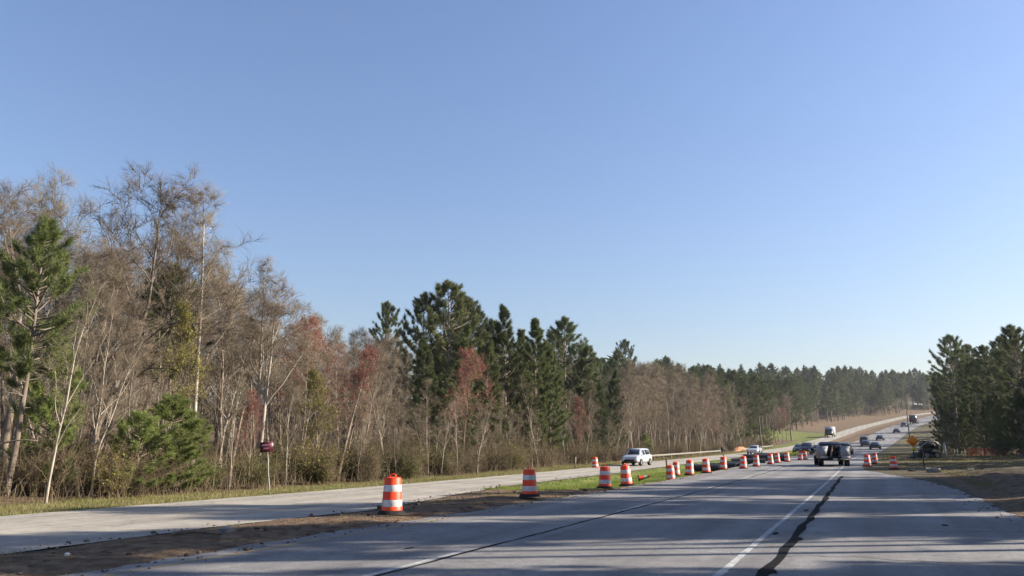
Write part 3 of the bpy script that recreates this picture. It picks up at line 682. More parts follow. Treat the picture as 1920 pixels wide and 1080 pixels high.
('bare', 'pole2', -27.19, 102.2, 11.12, 3.87, 0.86, 'guardrail'),
('bare', 'pole0', -27.04, 72.08, 8.27, 1.58, 0.88, 'barrels'),
('bare', 'pole0', -25.11, 111.0, 8.39, 4.2, 1.01, 'guardrail'),
('bare', 'pole2', -26.38, 114.57, 9.42, 1.96, 0.97, 'guardrail'),
('bare', 'pole2', -26.26, 91.1, 10.66, 3.66, 0.97, 'guardrail'),
('bare', 'pole2', -25.7, 153.68, 6.95, 0.32, 1.06, 'guardrail'),
('bare', 'pole0', -26.64, 127.38, 11.42, 3.16, 1.14, 'guardrail'),
('bare', 'pole0', -27.38, 41.18, 8.47, 1.75, 0.92, 'barrels'),
('bare', 'pole1', -27.47, 43.03, 5.96, 2.03, 1.12, 'barrels'),
('bare', 'pole2', -27.27, 97.28, 5.9, 2.27, 0.92, 'guardrail'),
('bare', 'pole0', -26.18, 62.07, 5.52, 3.42, 1.0, 'barrels'),
('bare', 'pole2', -24.09, 160.8, 8.28, 4.95, 1.01, 'guardrail'),
('bare', 'pole0', -24.38, 144.23, 6.86, 4.46, 1.01, 'guardrail'),
('bare', 'pole2', -25.67, 18.27, 8.9, 4.07, 0.88, 'leftmost'),
('bare', 'pole1', -27.85, 62.43, 5.82, 1.16, 0.88, 'barrels'),
('bare', 'tall0', -24.91, 119.62, 11.05, 4.84, 0.9, 'guardrail'),
('bare', 'pole1', -25.97, 40.5, 5.24, 4.5, 0.93, 'barrels'),
('bare', 'pole1', -25.38, 113.33, 10.63, 4.29, 0.91, 'guardrail'),
('bare', 'pole0', -27.75, 95.02, 8.99, 6.06, 1.13, 'guardrail'),
('bare', 'pole0', -25.04, 133.33, 12.64, 4.47, 1.11, 'guardrail'),
('bare', 'pole0', -24.35, 147.01, 8.66, 2.36, 0.94, 'guardrail'),
('bare', 'pole1', -26.45, 27.49, 5.93, 5.79, 0.99, 'sign'),
('bare', 'pole2', -26.98, 106.24, 11.07, 3.5, 0.98, 'guardrail'),
('bare', 'tall2', -26.28, 104.18, 10.81, 5.88, 1.06, 'guardrail'),
('bare', 'pole1', -26.85, 57.03, 6.57, 5.55, 0.93, 'barrels'),
('bare', 'pole2', -27.41, 108.27, 6.67, 5.14, 1.15, 'guardrail'),
('bare', 'pole0', -26.04, 132.21, 9.34, 2.94, 0.91, 'guardrail'),
('bare', 'pole1', -25.84, 36.47, 5.52, 1.91, 1.08, 'sign'),
('bare', 'tall0', -27.27, 99.08, 9.93, 5.26, 0.91, 'guardrail'),
('bare', 'pole0', -24.97, 164.43, 9.74, 1.92, 1.05, 'guardrail'),
('bare', 'pole0', -25.79, 137.37, 12.59, 1.23, 1.06, 'guardrail'),
('bare', 'pole2', -27.78, 32.88, 4.85, 5.7, 0.87, 'sign'),
('bare', 'pole0', -30.31, 30.64, 9.38, 6.21, 0.9, 'leftmost'),
('bare', 'pole2', -30.57, 80.1, 8.25, 4.68, 1.15, 'barrels'),
('bare', 'tall0', -28.56, 114.23, 13.69, 3.44, 1.05, 'guardrail'),
('bare', 'pole0', -29.39, 36.08, 8.97, 3.79, 1.11, 'sign'),
('bare', 'pole0', -29.07, 102.96, 8.98, 1.12, 0.88, 'guardrail'),
('bare', 'pole2', -30.87, 46.75, 7.73, 1.66, 1.01, 'barrels'),
('bare', 'tall0', -31.18, 23.25, 10.77, 4.78, 1.0, 'leftmost'),
('bare', 'pole0', -31.8, 44.9, 7.09, 1.87, 0.97, 'sign'),
('bare', 'tall0', -28.19, 135.41, 14.16, 1.52, 1.02, 'guardrail'),
('bare', 'pole0', -29.53, 20.41, 7.64, 2.47, 0.99, 'leftmost'),
('bare', 'pole2', -29.03, 87.64, 8.53, 3.02, 1.09, 'barrels'),
('bare', 'pole1', -29.74, 117.62, 10.32, 4.08, 1.02, 'guardrail'),
('bare', 'tall0', -31.11, 137.11, 14.4, 5.27, 1.15, 'guardrail'),
('bare', 'pole2', -31.09, 41.89, 8.88, 2.48, 0.87, 'sign'),
('bare', 'pole1', -32.32, 28.85, 8.66, 4.19, 1.07, 'leftmost'),
('bare', 'pole1', -30.97, 90.66, 8.57, 1.36, 0.95, 'barrels'),
('bare', 'tall1', -30.13, 148.55, 12.51, 3.1, 0.89, 'guardrail'),
('bare', 'pole1', -28.92, 105.06, 8.94, 4.41, 1.02, 'guardrail'),
('bare', 'tall0', -31.98, 127.52, 13.01, 1.71, 1.12, 'guardrail'),
('bare', 'tall1', -30.83, 150.76, 16.56, 1.65, 1.02, 'guardrail'),
('bare', 'tall0', -28.92, 159.33, 12.97, 3.9, 1.04, 'guardrail'),
('bare', 'pole2', -32.04, 58.73, 5.05, 3.42, 0.85, 'barrels'),
('bare', 'pole1', -29.43, 108.52, 10.88, 0.65, 0.93, 'guardrail'),
('bare', 'pole0', -30.92, 76.71, 5.89, 2.28, 1.04, 'barrels'),
('bare', 'pole0', -28.75, 78.77, 5.9, 2.59, 1.04, 'barrels'),
('bare', 'pole2', -29.3, 98.98, 5.08, 1.58, 0.93, 'guardrail'),
('bare', 'pole1', -29.66, 140.21, 10.34, 0.42, 0.9, 'guardrail'),
('bare', 'tall2', -31.76, 109.87, 13.74, 1.15, 0.87, 'guardrail'),
('bare', 'pole0', -30.66, 100.53, 8.75, 4.13, 1.02, 'guardrail'),
('bare', 'pole0', -28.25, 164.29, 11.32, 0.17, 0.9, 'guardrail'),
('bare', 'tall2', -30.02, 163.24, 10.57, 5.65, 0.97, 'guardrail'),
('bare', 'pole0', -32.67, 19.11, 8.32, 1.34, 0.93, 'leftmost'),
('bare', 'pole1', -31.05, 48.74, 6.91, 0.06, 1.01, 'barrels'),
('bare', 'pole2', -27.66, 122.81, 14.49, 2.76, 0.95, 'guardrail'),
('bare', 'pole2', -30.51, 94.52, 7.77, 0.27, 1.01, 'guardrail'),
('bare', 'pole1', -31.93, 83.6, 7.66, 1.5, 1.14, 'barrels'),
('bare', 'pole1', -29.21, 24.5, 7.87, 4.84, 1.11, 'leftmost'),
('bare', 'tall0', -32.5, 21.37, 11.35, 0.74, 1.1, 'leftmost'),
('bare', 'pole0', -28.75, 22.32, 8.66, 4.08, 0.88, 'leftmost'),
('bare', 'pole1', -32.95, 78.4, 8.69, 4.84, 1.11, 'barrels'),
('bare', 'tall1', -27.94, 149.14, 15.38, 3.18, 0.9, 'guardrail'),
('bare', 'pole2', -32.17, 104.45, 9.42, 4.66, 1.04, 'guardrail'),
('bare', 'pole2', -32.04, 106.71, 9.6, 3.57, 0.89, 'guardrail'),
('bare', 'pole2', -32.84, 91.67, 5.55, 0.98, 1.06, 'barrels'),
('bare', 'pole0', -26.46, 150.84, 12.68, 1.88, 0.97, 'guardrail'),
('bare', 'pole2', -31.16, 72.29, 6.82, 2.83, 0.98, 'barrels'),
('bare', 'pole2', -32.68, 100.93, 4.61, 6.04, 1.03, 'guardrail'),
('bare', 'tall1', -29.88, 143.94, 14.22, 0.36, 1.04, 'guardrail'),
('bare', 'pole0', -27.73, 155.91, 16.53, 0.04, 1.02, 'guardrail'),
('bare', 'tall2', -30.62, 154.59, 11.57, 2.37, 1.08, 'guardrail'),
('bare', 'tall2', -32.64, 36.86, 10.79, 4.47, 1.1, 'sign'),
('bare', 'pole2', -32.91, 80.51, 6.16, 4.3, 1.09, 'barrels'),
('bare', 'pole0', -29.48, 58.48, 7.72, 2.2, 1.04, 'barrels'),
('bare', 'pole1', -29.66, 124.93, 14.28, 3.47, 1.02, 'guardrail'),
('bare', 'pole0', -32.0, 67.31, 5.89, 3.66, 1.08, 'barrels'),
('bare', 'pole0', -28.34, 146.84, 12.88, 4.15, 1.01, 'guardrail'),
('bare', 'tall2', -31.87, 122.14, 9.6, 1.23, 1.14, 'guardrail'),
('bare', 'tall2', -26.0, 161.83, 13.15, 0.54, 1.05, 'guardrail'),
('bare', 'tall1', -27.74, 116.57, 9.58, 1.21, 0.89, 'guardrail'),
('bare', 'pole1', -26.73, 139.43, 12.1, 0.54, 1.13, 'guardrail'),
('bare', 'tall1', -31.65, 140.98, 15.78, 2.56, 1.1, 'guardrail'),
('bare', 'pole0', -29.6, 81.92, 8.74, 1.33, 0.91, 'barrels'),
('bare', 'tall0', -29.61, 111.78, 13.92, 3.2, 0.87, 'guardrail'),
('bare', 'tall0', -32.05, 116.52, 14.27, 6.11, 0.9, 'guardrail'),
('bare', 'pole2', -29.29, 71.34, 8.57, 2.7, 1.03, 'barrels'),
('bare', 'tall1', -32.28, 119.23, 11.83, 5.03, 1.07, 'guardrail'),
('bare', 'pole1', -29.87, 122.24, 11.18, 4.05, 1.13, 'guardrail'),
('bare', 'tall1', -29.79, 128.25, 12.81, 1.59, 0.91, 'guardrail'),
('bare', 'pole1', -32.83, 63.95, 7.33, 1.29, 1.05, 'barrels'),
('bare', 'pole0', -30.07, 50.64, 5.24, 2.16, 1.1, 'barrels'),
('bare', 'pole2', -29.93, 44.17, 8.18, 4.26, 0.9, 'barrels'),
('bare', 'pole1', -28.6, 119.29, 9.66, 5.66, 1.09, 'guardrail'),
('bare', 'tall0', -31.27, 114.07, 13.16, 0.46, 0.98, 'guardrail'),
('bare', 'pole0', -32.97, 52.05, 9.3, 2.11, 0.91, 'barrels'),
('bare', 'tall2', -28.27, 138.04, 10.06, 5.36, 0.97, 'guardrail'),
('bare', 'tall0', -30.35, 161.0, 16.37, 5.18, 0.99, 'guardrail'),
('bare', 'pole2', -31.21, 26.15, 7.7, 0.5, 0.97, 'leftmost'),
('bare', 'pole2', -30.19, 134.92, 13.19, 0.39, 0.92, 'guardrail'),
('bare', 'tall1', -31.86, 131.85, 15.2, 2.69, 0.99, 'guardrail'),
('bare', 'pole1', -32.58, 73.96, 4.84, 2.6, 1.02, 'barrels'),
('bare', 'pole0', -30.33, 146.32, 15.31, 5.76, 0.85, 'guardrail'),
('bare', 'pole0', -32.06, 98.89, 7.64, 0.63, 0.93, 'guardrail'),
('bare', 'pole2', -30.0, 156.66, 12.69, 2.27, 1.06, 'guardrail'),
('bare', 'pole0', -29.1, 152.96, 11.14, 3.5, 0.89, 'guardrail'),
('bare', 'pole2', -29.29, 96.82, 8.91, 4.28, 0.95, 'guardrail'),
('bare', 'tall2', -34.26, 133.0, 15.13, 0.56, 0.97, 'guardrail'),
('bare', 'tall2', -38.68, 33.74, 11.28, 5.8, 0.9, 'leftmost'),
('bare', 'tall0', -37.38, 22.12, 11.66, 3.56, 0.86, 'leftmost'),
('bare', 'tall2', -40.92, 39.39, 11.48, 5.87, 0.87, 'leftmost'),
('pine', 'mid1', -37.98, 133.26, 13.54, 4.66, 0.87, 'guardrail'),
('pine', 'mid1', -34.47, 145.67, 14.41, 4.37, 0.95, 'guardrail'),
('bare', 'tall0', -38.73, 78.61, 11.13, 3.32, 1.05, 'barrels'),
('bare', 'tall1', -36.41, 128.93, 12.44, 4.6, 1.01, 'guardrail'),
('bare', 'tall2', -39.38, 99.69, 11.96, 1.85, 0.86, 'barrels'),
('bare', 'tall2', -37.17, 38.04, 11.95, 2.13, 1.08, 'sign'),
('bare', 'pole1', -34.57, 46.13, 8.83, 3.94, 1.09, 'sign'),
('bare', 'tall1', -37.4, 43.93, 10.5, 3.31, 0.98, 'sign'),
('pine', 'full1', -37.76, 88.45, 10.2, 0.94, 1.03, 'barrels'),
('pine', 'full0', -40.61, 75.96, 10.43, 0.24, 0.98, 'barrels'),
('bare', 'tall0', -39.54, 45.98, 11.31, 1.68, 0.9, 'sign'),
('bare', 'tall0', -38.19, 123.3, 11.77, 4.08, 1.13, 'guardrail'),
('pine', 'full1', -39.46, 115.05, 11.96, 4.72, 0.9, 'barrels'),
('bare', 'tall0', -36.26, 147.96, 13.73, 5.89, 1.1, 'guardrail'),
('bare', 'pole1', -37.08, 95.86, 8.12, 5.91, 1.03, 'barrels'),
('pine', 'full0', -34.24, 159.97, 14.5, 5.36, 1.09, 'guardrail'),
('bare', 'tall2', -36.69, 154.43, 16.86, 5.25, 1.08, 'guardrail'),
('pine', 'mid1', -40.01, 107.78, 12.43, 0.98, 0.91, 'barrels'),
('bare', 'tall0', -38.83, 84.84, 11.53, 5.98, 1.05, 'barrels'),
('bare', 'tall2', -36.96, 136.52, 14.77, 1.35, 0.87, 'guardrail'),
('bare', 'tall0', -37.15, 116.98, 11.93, 3.62, 0.92, 'guardrail'),
('pine', 'full0', -38.72, 157.78, 15.33, 0.37, 1.01, 'guardrail'),
('bare', 'tall0', -37.8, 57.98, 9.45, 2.71, 1.04, 'barrels'),
('bare', 'tall0', -35.66, 125.12, 13.3, 3.05, 0.97, 'guardrail'),
('bare', 'tall1', -36.3, 27.16, 11.97, 4.83, 0.9, 'leftmost'),
('bare', 'tall1', -36.2, 141.71, 15.37, 5.01, 0.99, 'guardrail'),
('bare', 'oak2', -40.92, 25.79, 11.82, 2.87, 1.13, 'leftmost'),
('bare', 'pole0', -35.47, 72.72, 7.8, 0.23, 1.15, 'barrels'),
('bare', 'tall0', -36.11, 34.54, 11.47, 2.9, 0.97, 'leftmost'),
('bare', 'tall2', -40.73, 42.39, 12.76, 0.55, 1.05, 'sign'),
('pine', 'mid0', -35.77, 106.57, 10.73, 5.89, 1.05, 'barrels'),
('bare', 'tall2', -34.23, 41.87, 9.66, 1.69, 0.89, 'sign'),
('bare', 'oak2', -36.03, 54.68, 11.02, 1.77, 0.88, 'barrels'),
('bare', 'oak0', -38.18, 81.9, 12.56, 1.21, 0.91, 'barrels'),
('bare', 'tall0', -37.5, 41.13, 10.62, 1.61, 1.02, 'sign'),
('bare', 'tall0', -40.33, 36.43, 12.31, 2.12, 0.94, 'leftmost'),
('bare', 'tall2', -33.79, 139.46, 14.1, 4.85, 0.94, 'guardrail'),
('bare', 'pole0', -36.51, 101.03, 5.34, 2.19, 0.9, 'barrels'),
('bare', 'pole2', -33.94, 56.24, 6.43, 4.32, 1.02, 'barrels'),
('pine', 'mid2', -37.41, 163.52, 16.37, 4.48, 1.05, 'guardrail'),
('bare', 'pole0', -37.74, 64.28, 5.99, 6.13, 1.11, 'barrels'),
('bare', 'tall2', -36.56, 51.96, 9.67, 2.23, 1.07, 'sign'),
('bare', 'tall0', -35.24, 120.1, 13.64, 3.97, 0.92, 'guardrail'),
('bare', 'pole0', -35.15, 76.64, 5.85, 2.36, 1.15, 'barrels'),
('bare', 'tall2', -34.33, 156.21, 17.16, 3.03, 1.06, 'guardrail'),
('bare', 'tall0', -39.24, 148.73, 12.93, 0.08, 1.1, 'guardrail'),
('bare', 'oak2', -38.71, 54.24, 10.67, 0.48, 0.98, 'sign'),
('pine', 'mid0', -39.54, 127.89, 11.73, 4.69, 1.09, 'guardrail'),
('pine', 'mid1', -36.71, 109.65, 9.27, 1.01, 0.86, 'barrels'),
('bare', 'tall0', -39.68, 69.39, 11.58, 0.17, 1.0, 'barrels'),
('bare', 'tall1', -38.68, 103.02, 13.97, 0.79, 1.1, 'barrels'),
('bare', 'tall2', -38.38, 49.46, 10.82, 3.59, 0.94, 'sign'),
('bare', 'tall1', -40.75, 65.01, 10.21, 4.36, 0.89, 'barrels'),
('bare', 'oak0', -38.09, 119.56, 12.27, 0.07, 1.03, 'guardrail'),
('bare', 'tall0', -34.07, 136.55, 13.48, 5.9, 0.97, 'guardrail'),
('bare', 'oak1', -39.99, 111.17, 14.03, 0.74, 0.91, 'barrels'),
('bare', 'oak0', -40.08, 60.77, 10.75, 0.84, 0.93, 'barrels'),
('pine', 'full1', -35.29, 103.73, 8.31, 6.1, 1.05, 'barrels'),
('bare', 'tall1', -34.53, 49.25, 9.58, 2.24, 0.95, 'sign'),
('bare', 'oak0', -39.42, 138.63, 13.71, 0.44, 0.88, 'guardrail'),
('bare', 'tall2', -39.79, 94.28, 12.36, 0.48, 1.11, 'barrels'),
('pine', 'mid1', -34.25, 85.66, 7.76, 0.06, 0.95, 'barrels'),
('bare', 'tall0', -38.45, 29.33, 13.12, 0.28, 0.89, 'leftmost'),
('bare', 'tall0', -40.2, 90.98, 12.14, 2.45, 1.03, 'barrels'),
('bare', 'oak0', -33.7, 150.8, 14.53, 5.02, 1.01, 'guardrail'),
('pine', 'mid1', -38.75, 66.73, 11.45, 1.71, 1.06, 'barrels'),
('bare', 'tall1', -34.45, 38.72, 9.66, 2.68, 0.97, 'sign'),
('pine', 'full0', -40.23, 87.34, 11.94, 5.22, 1.05, 'barrels'),
('pine', 'mid1', -33.36, 164.01, 15.09, 4.54, 0.96, 'guardrail'),
('pine', 'full0', -34.49, 114.28, 10.76, 3.98, 0.91, 'guardrail'),
('pine', 'mid0', -37.09, 150.83, 15.23, 1.03, 0.97, 'guardrail'),
('bare', 'oak1', -39.87, 51.75, 10.86, 1.18, 1.02, 'sign'),
('bare', 'tall2', -38.13, 145.97, 16.05, 2.83, 1.15, 'guardrail'),
('bare', 'tall1', -37.34, 159.98, 17.25, 4.73, 1.05, 'guardrail'),
('bare', 'pole2', -35.76, 79.74, 5.73, 3.76, 1.07, 'barrels'),
('bare', 'tall0', -40.91, 32.31, 11.99, 5.3, 0.99, 'leftmost'),
('bare', 'oak0', -46.03, 47.46, 13.59, 2.15, 1.11, 'sign'),
('bare', 'oak0', -50.94, 37.91, 16.39, 0.9, 1.0, 'leftmost'),
('bare', 'tall2', -53.27, 42.13, 15.46, 5.27, 1.06, 'leftmost'),
('pine', 'mid0', -52.67, 136.44, 14.02, 6.28, 0.86, 'barrels'),
('bare', 'tall0', -52.87, 105.39, 13.87, 5.63, 0.97, 'barrels'),
('bare', 'oak0', -50.78, 78.79, 13.55, 0.1, 0.94, 'barrels'),
('pine', 'mid1', -43.62, 149.1, 15.25, 2.37, 1.02, 'guardrail'),
('pine', 'mid1', -46.08, 140.83, 15.36, 1.41, 0.94, 'guardrail'),
('bare', 'tall2', -41.65, 80.2, 12.56, 0.5, 1.04, 'barrels'),
('bare', 'tall0', -44.34, 34.12, 14.46, 4.3, 1.04, 'leftmost'),
('bare', 'tall1', -48.02, 57.04, 13.35, 6.24, 0.96, 'sign'),
('pine', 'full1', -48.52, 136.15, 13.59, 1.88, 0.85, 'barrels'),
('bare', 'oak1', -49.56, 47.47, 14.95, 5.5, 1.04, 'leftmost'),
('bare', 'tall0', -42.27, 49.5, 11.85, 5.74, 1.1, 'sign'),
('bare', 'oak2', -47.9, 156.42, 15.01, 3.42, 0.95, 'guardrail'),
('bare', 'tall1', -45.91, 112.87, 14.2, 1.34, 0.97, 'barrels'),
('bare', 'oak2', -48.17, 43.58, 14.32, 4.47, 0.87, 'leftmost'),
('bare', 'tall0', -51.63, 33.36, 15.13, 2.78, 0.96, 'leftmost'),
('bare', 'oak0', -44.81, 26.38, 13.27, 0.72, 1.0, 'leftmost'),
('bare', 'tall0', -46.66, 98.87, 13.69, 0.78, 1.02, 'barrels'),
('bare', 'tall2', -43.84, 96.15, 13.17, 2.93, 0.86, 'barrels'),
('pine', 'mid2', -41.55, 136.18, 15.61, 6.19, 1.0, 'guardrail'),
('bare', 'oak0', -46.91, 37.38, 15.54, 0.45, 0.91, 'leftmost'),
('pine', 'mid1', -43.3, 143.71, 13.76, 1.29, 0.93, 'guardrail'),
('bare', 'oak0', -47.8, 34.22, 14.74, 5.46, 1.05, 'leftmost'),
('pine', 'mid1', -49.71, 122.2, 14.56, 2.87, 0.92, 'barrels'),
('bare', 'oak2', -46.51, 120.01, 15.05, 0.9, 0.85, 'barrels'),
('bare', 'tall1', -41.86, 156.11, 16.38, 0.9, 0.9, 'guardrail'),
('pine', 'full1', -48.37, 148.86, 14.36, 1.82, 1.03, 'guardrail'),
('bare', 'tall1', -53.11, 95.82, 14.26, 2.82, 0.9, 'barrels'),
('bare', 'tall0', -46.44, 62.4, 12.38, 5.84, 1.02, 'sign'),
('pine', 'mid1', -50.47, 115.65, 14.72, 0.82, 0.93, 'barrels'),
('bare', 'tall2', -41.31, 56.25, 11.5, 1.53, 1.15, 'sign'),
('bare', 'tall1', -47.02, 81.48, 12.89, 2.38, 1.08, 'barrels'),
('bare', 'tall2', -44.67, 40.2, 13.87, 4.24, 0.94, 'leftmost'),
('pine', 'mid0', -46.47, 144.32, 15.69, 4.77, 1.09, 'guardrail'),
('bare', 'oak1', -46.1, 105.51, 14.39, 4.9, 0.93, 'barrels'),
('bare', 'oak1', -52.18, 109.25, 15.16, 1.57, 1.01, 'barrels'),
('pine', 'mid1', -50.72, 91.68, 13.93, 4.63, 0.93, 'barrels'),
('bare', 'tall0', -48.09, 94.22, 13.04, 6.2, 1.04, 'barrels'),
('bare', 'oak1', -48.19, 29.25, 13.74, 5.54, 1.14, 'leftmost'),
('bare', 'tall0', -48.75, 130.98, 13.98, 1.75, 1.02, 'barrels'),
('pine', 'mid0', -47.43, 89.01, 14.17, 2.89, 1.08, 'barrels'),
('bare', 'tall1', -50.13, 162.18, 14.66, 1.39, 0.99, 'guardrail'),
('bare', 'oak1', -45.99, 164.61, 15.72, 5.54, 0.88, 'guardrail'),
('bare', 'tall2', -49.24, 86.36, 13.9, 1.27, 0.96, 'barrels'),
('pine', 'full0', -45.41, 153.45, 14.43, 2.4, 0.91, 'guardrail'),
('bare', 'tall0', -51.01, 155.19, 14.37, 1.48, 0.94, 'barrels'),
('bare', 'tall2', -53.42, 47.92, 16.74, 5.13, 1.09, 'leftmost'),
('bare', 'tall2', -51.81, 82.04, 13.35, 0.1, 1.07, 'barrels'),
('bare', 'oak1', -48.29, 101.77, 12.9, 1.84, 1.14, 'barrels'),
('bare', 'tall0', -50.51, 145.32, 15.15, 3.64, 0.97, 'barrels'),
('bare', 'tall1', -43.16, 124.63, 13.58, 6.05, 0.96, 'barrels'),
('pine', 'mid0', -42.79, 139.58, 14.11, 2.0, 1.06, 'guardrail'),
('pine', 'full1', -42.63, 101.23, 12.89, 0.71, 0.89, 'barrels'),
('bare', 'oak2', -44.57, 129.87, 13.47, 2.61, 0.87, 'barrels'),
('bare', 'tall1', -50.65, 64.77, 12.51, 3.22, 0.94, 'sign'),
('bare', 'tall2', -43.99, 160.82, 15.86, 5.59, 0.87, 'guardrail'),
('bare', 'tall2', -53.23, 62.05, 15.4, 3.23, 1.01, 'sign'),
('bare', 'tall1', -50.6, 54.94, 15.2, 2.92, 0.91, 'sign'),
('pine', 'mid1', -37.09, 321.2, 18.6, 5.21, 1.02, 'far'),
('pine', 'full1', -37.6, 190.94, 16.68, 3.58, 0.96, 'far'),
('pine', 'mid1', -37.27, 256.39, 17.35, 1.72, 1.04, 'far'),
('bare', 'tall0', -33.92, 275.77, 14.05, 5.86, 1.0, 'far'),
('bare', 'tall0', -40.74, 235.97, 14.46, 4.36, 1.0, 'far'),
('pine', 'full0', -25.62, 264.38, 17.67, 0.1, 1.04, 'far'),
('pine', 'mid0', -33.44, 208.62, 16.86, 3.74, 0.94, 'far'),
('bare', 'tall1', -38.3, 278.15, 14.64, 0.71, 1.0, 'far'),
('bare', 'tall2', -34.69, 185.58, 13.7, 3.66, 1.0, 'far'),
('pine', 'mid2', -19.76, 234.2, 18.01, 0.03, 1.01, 'far'),
('bare', 'tall2', -33.0, 258.05, 13.23, 2.15, 1.0, 'far'),
('pine', 'mid0', -32.56, 317.78, 18.87, 1.69, 0.94, 'far'),
('pine', 'full1', -27.22, 292.58, 17.64, 3.6, 0.98, 'far'),
('pine', 'full0', -30.64, 255.8, 17.77, 0.56, 1.13, 'far'),
('bare', 'tall1', -21.74, 213.81, 13.45, 2.28, 1.0, 'far'),
('pine', 'mid1', -37.96, 263.82, 15.64, 3.42, 0.94, 'far'),
('pine', 'mid2', -29.32, 247.42, 18.31, 6.14, 0.99, 'far'),
('bare', 'tall1', -30.9, 213.65, 12.6, 1.26, 1.0, 'far'),
('bare', 'tall2', -28.29, 252.3, 12.21, 5.51, 1.0, 'far'),
('pine', 'full0', -38.64, 205.74, 17.61, 4.45, 1.08, 'far'),
('pine', 'mid1', -36.95, 282.3, 18.45, 2.83, 0.93, 'far'),
('bare', 'tall1', -36.27, 169.02, 12.89, 3.42, 1.0, 'far'),
('bare', 'tall0', -23.31, 315.86, 13.97, 1.87, 1.0, 'far'),
('pine', 'mid1', -33.46, 279.69, 19.28, 4.71, 1.03, 'far'),
('pine', 'mid1', -22.29, 186.0, 17.07, 4.61, 1.08, 'far'),
('pine', 'full1', -22.82, 319.57, 19.57, 2.07, 1.03, 'far'),
('pine', 'mid2', -24.45, 295.43, 19.86, 5.06, 0.97, 'far'),
('pine', 'mid0', -34.24, 291.22, 18.88, 3.28, 1.12, 'far'),
('pine', 'mid1', -26.1, 200.92, 17.2, 5.39, 1.07, 'far'),
('pine', 'mid2', -46.41, 236.96, 19.0, 2.5, 0.97, 'far'),
('bare', 'tall2', -25.16, 289.77, 13.12, 1.84, 1.0, 'far'),
('pine', 'mid1', -32.08, 235.75, 19.38, 0.91, 0.94, 'far'),
('pine', 'mid1', -36.19, 286.27, 15.78, 3.57, 1.07, 'far'),
('pine', 'mid0', -27.12, 244.59, 17.25, 4.1, 0.93, 'far'),
('pine', 'full1', -28.44, 322.06, 14.62, 0.07, 1.11, 'far'),
('pine', 'full0', -28.19, 222.51, 17.36, 3.52, 0.91, 'far'),
('pine', 'full0', -32.15, 219.12, 17.48, 2.19, 1.09, 'far'),
('pine', 'full1', -26.63, 196.39, 16.84, 3.67, 0.94, 'far'),
('pine', 'mid0', -23.74, 305.54, 19.84, 5.93, 1.08, 'far'),
('bare', 'tall1', -24.12, 275.99, 12.13, 0.8, 1.0, 'far'),
('pine', 'mid1', -19.4, 322.95, 17.07, 5.66, 0.93, 'far'),
('pine', 'mid2', -42.94, 241.27, 20.01, 1.95, 1.08, 'far'),
('bare', 'tall1', -25.94, 230.88, 13.65, 1.75, 1.0, 'far'),
('bare', 'tall1', -22.21, 225.17, 12.67, 1.88, 1.0, 'far'),
('pine', 'mid0', -37.97, 271.7, 16.57, 4.96, 1.05, 'far'),
('bare', 'tall1', -27.17, 307.87, 14.76, 4.83, 1.0, 'far'),
('bare', 'tall0', -22.98, 217.1, 12.23, 4.47, 1.0, 'far'),
('pine', 'mid1', -24.14, 207.05, 17.42, 4.1, 1.08, 'far'),
('pine', 'full0', -26.35, 279.94, 18.21, 4.74, 0.96, 'far'),
('pine', 'mid1', -30.79, 196.18, 18.84, 5.35, 0.91, 'far'),
('pine', 'full1', -28.74, 232.57, 17.46, 2.49, 1.0, 'far'),
('pine', 'mid0', -40.44, 247.39, 16.32, 1.23, 1.14, 'far'),
('bare', 'tall2', -33.43, 238.46, 13.59, 4.95, 1.0, 'far'),
('bare', 'tall2', -34.89, 250.88, 13.96, 0.7, 1.0, 'far'),
('pine', 'full1', -34.65, 302.22, 14.91, 5.43, 0.91, 'far'),
('bare', 'tall0', -23.28, 284.7, 12.99, 0.46, 1.0, 'far'),
('pine', 'mid2', -28.49, 229.05, 18.17, 0.95, 1.07, 'far'),
('pine', 'mid2', -33.23, 270.27, 19.23, 0.72, 1.09, 'far'),
('pine', 'full0', -28.29, 238.03, 15.78, 5.56, 1.13, 'far'),
('pine', 'mid1', -37.04, 324.96, 18.22, 3.68, 1.03, 'far'),
('bare', 'tall2', -24.44, 222.41, 13.74, 0.75, 1.0, 'far'),
('pine', 'mid1', -22.81, 203.24, 17.01, 3.87, 1.07, 'far'),
('pine', 'full1', -26.4, 169.25, 15.19, 4.93, 1.06, 'far'),
('pine', 'mid2', -33.1, 168.95, 17.36, 1.4, 1.11, 'far'),
('pine', 'full0', -29.85, 200.51, 16.69, 1.83, 0.98, 'far'),
('bare', 'tall0', -33.12, 267.44, 13.42, 5.94, 1.0, 'far'),
('pine', 'full0', -34.82, 201.85, 16.2, 5.73, 1.06, 'far'),
('pine', 'mid0', -41.91, 269.04, 16.17, 4.13, 1.14, 'far'),
('bare', 'tall1', -27.21, 255.25, 12.2, 2.3, 1.0, 'far'),
('pine', 'mid2', -21.35, 327.52, 17.31, 0.41, 1.14, 'far'),
('bare', 'tall2', -42.69, 255.24, 14.77, 2.05, 1.0, 'far'),
('bare', 'tall2', -31.11, 260.98, 13.21, 3.03, 1.0, 'far'),
('pine', 'mid1', -29.3, 273.14, 17.02, 2.85, 0.92, 'far'),
('pine', 'full1', -25.58, 326.06, 19.35, 4.08, 1.12, 'far'),
('pine', 'mid1', -29.06, 312.5, 16.52, 4.34, 1.02, 'far'),
('bare', 'tall1', -26.28, 298.95, 12.82, 4.62, 1.0, 'far'),
('pine', 'mid1', -34.49, 190.68, 16.14, 2.09, 0.95, 'far'),
('pine', 'mid2', -36.79, 228.22, 17.83, 0.71, 0.97, 'far'),
('bare', 'tall0', -25.17, 174.89, 11.53, 5.46, 1.0, 'far'),
('pine', 'full0', -26.94, 274.91, 17.35, 2.43, 1.1, 'far'),
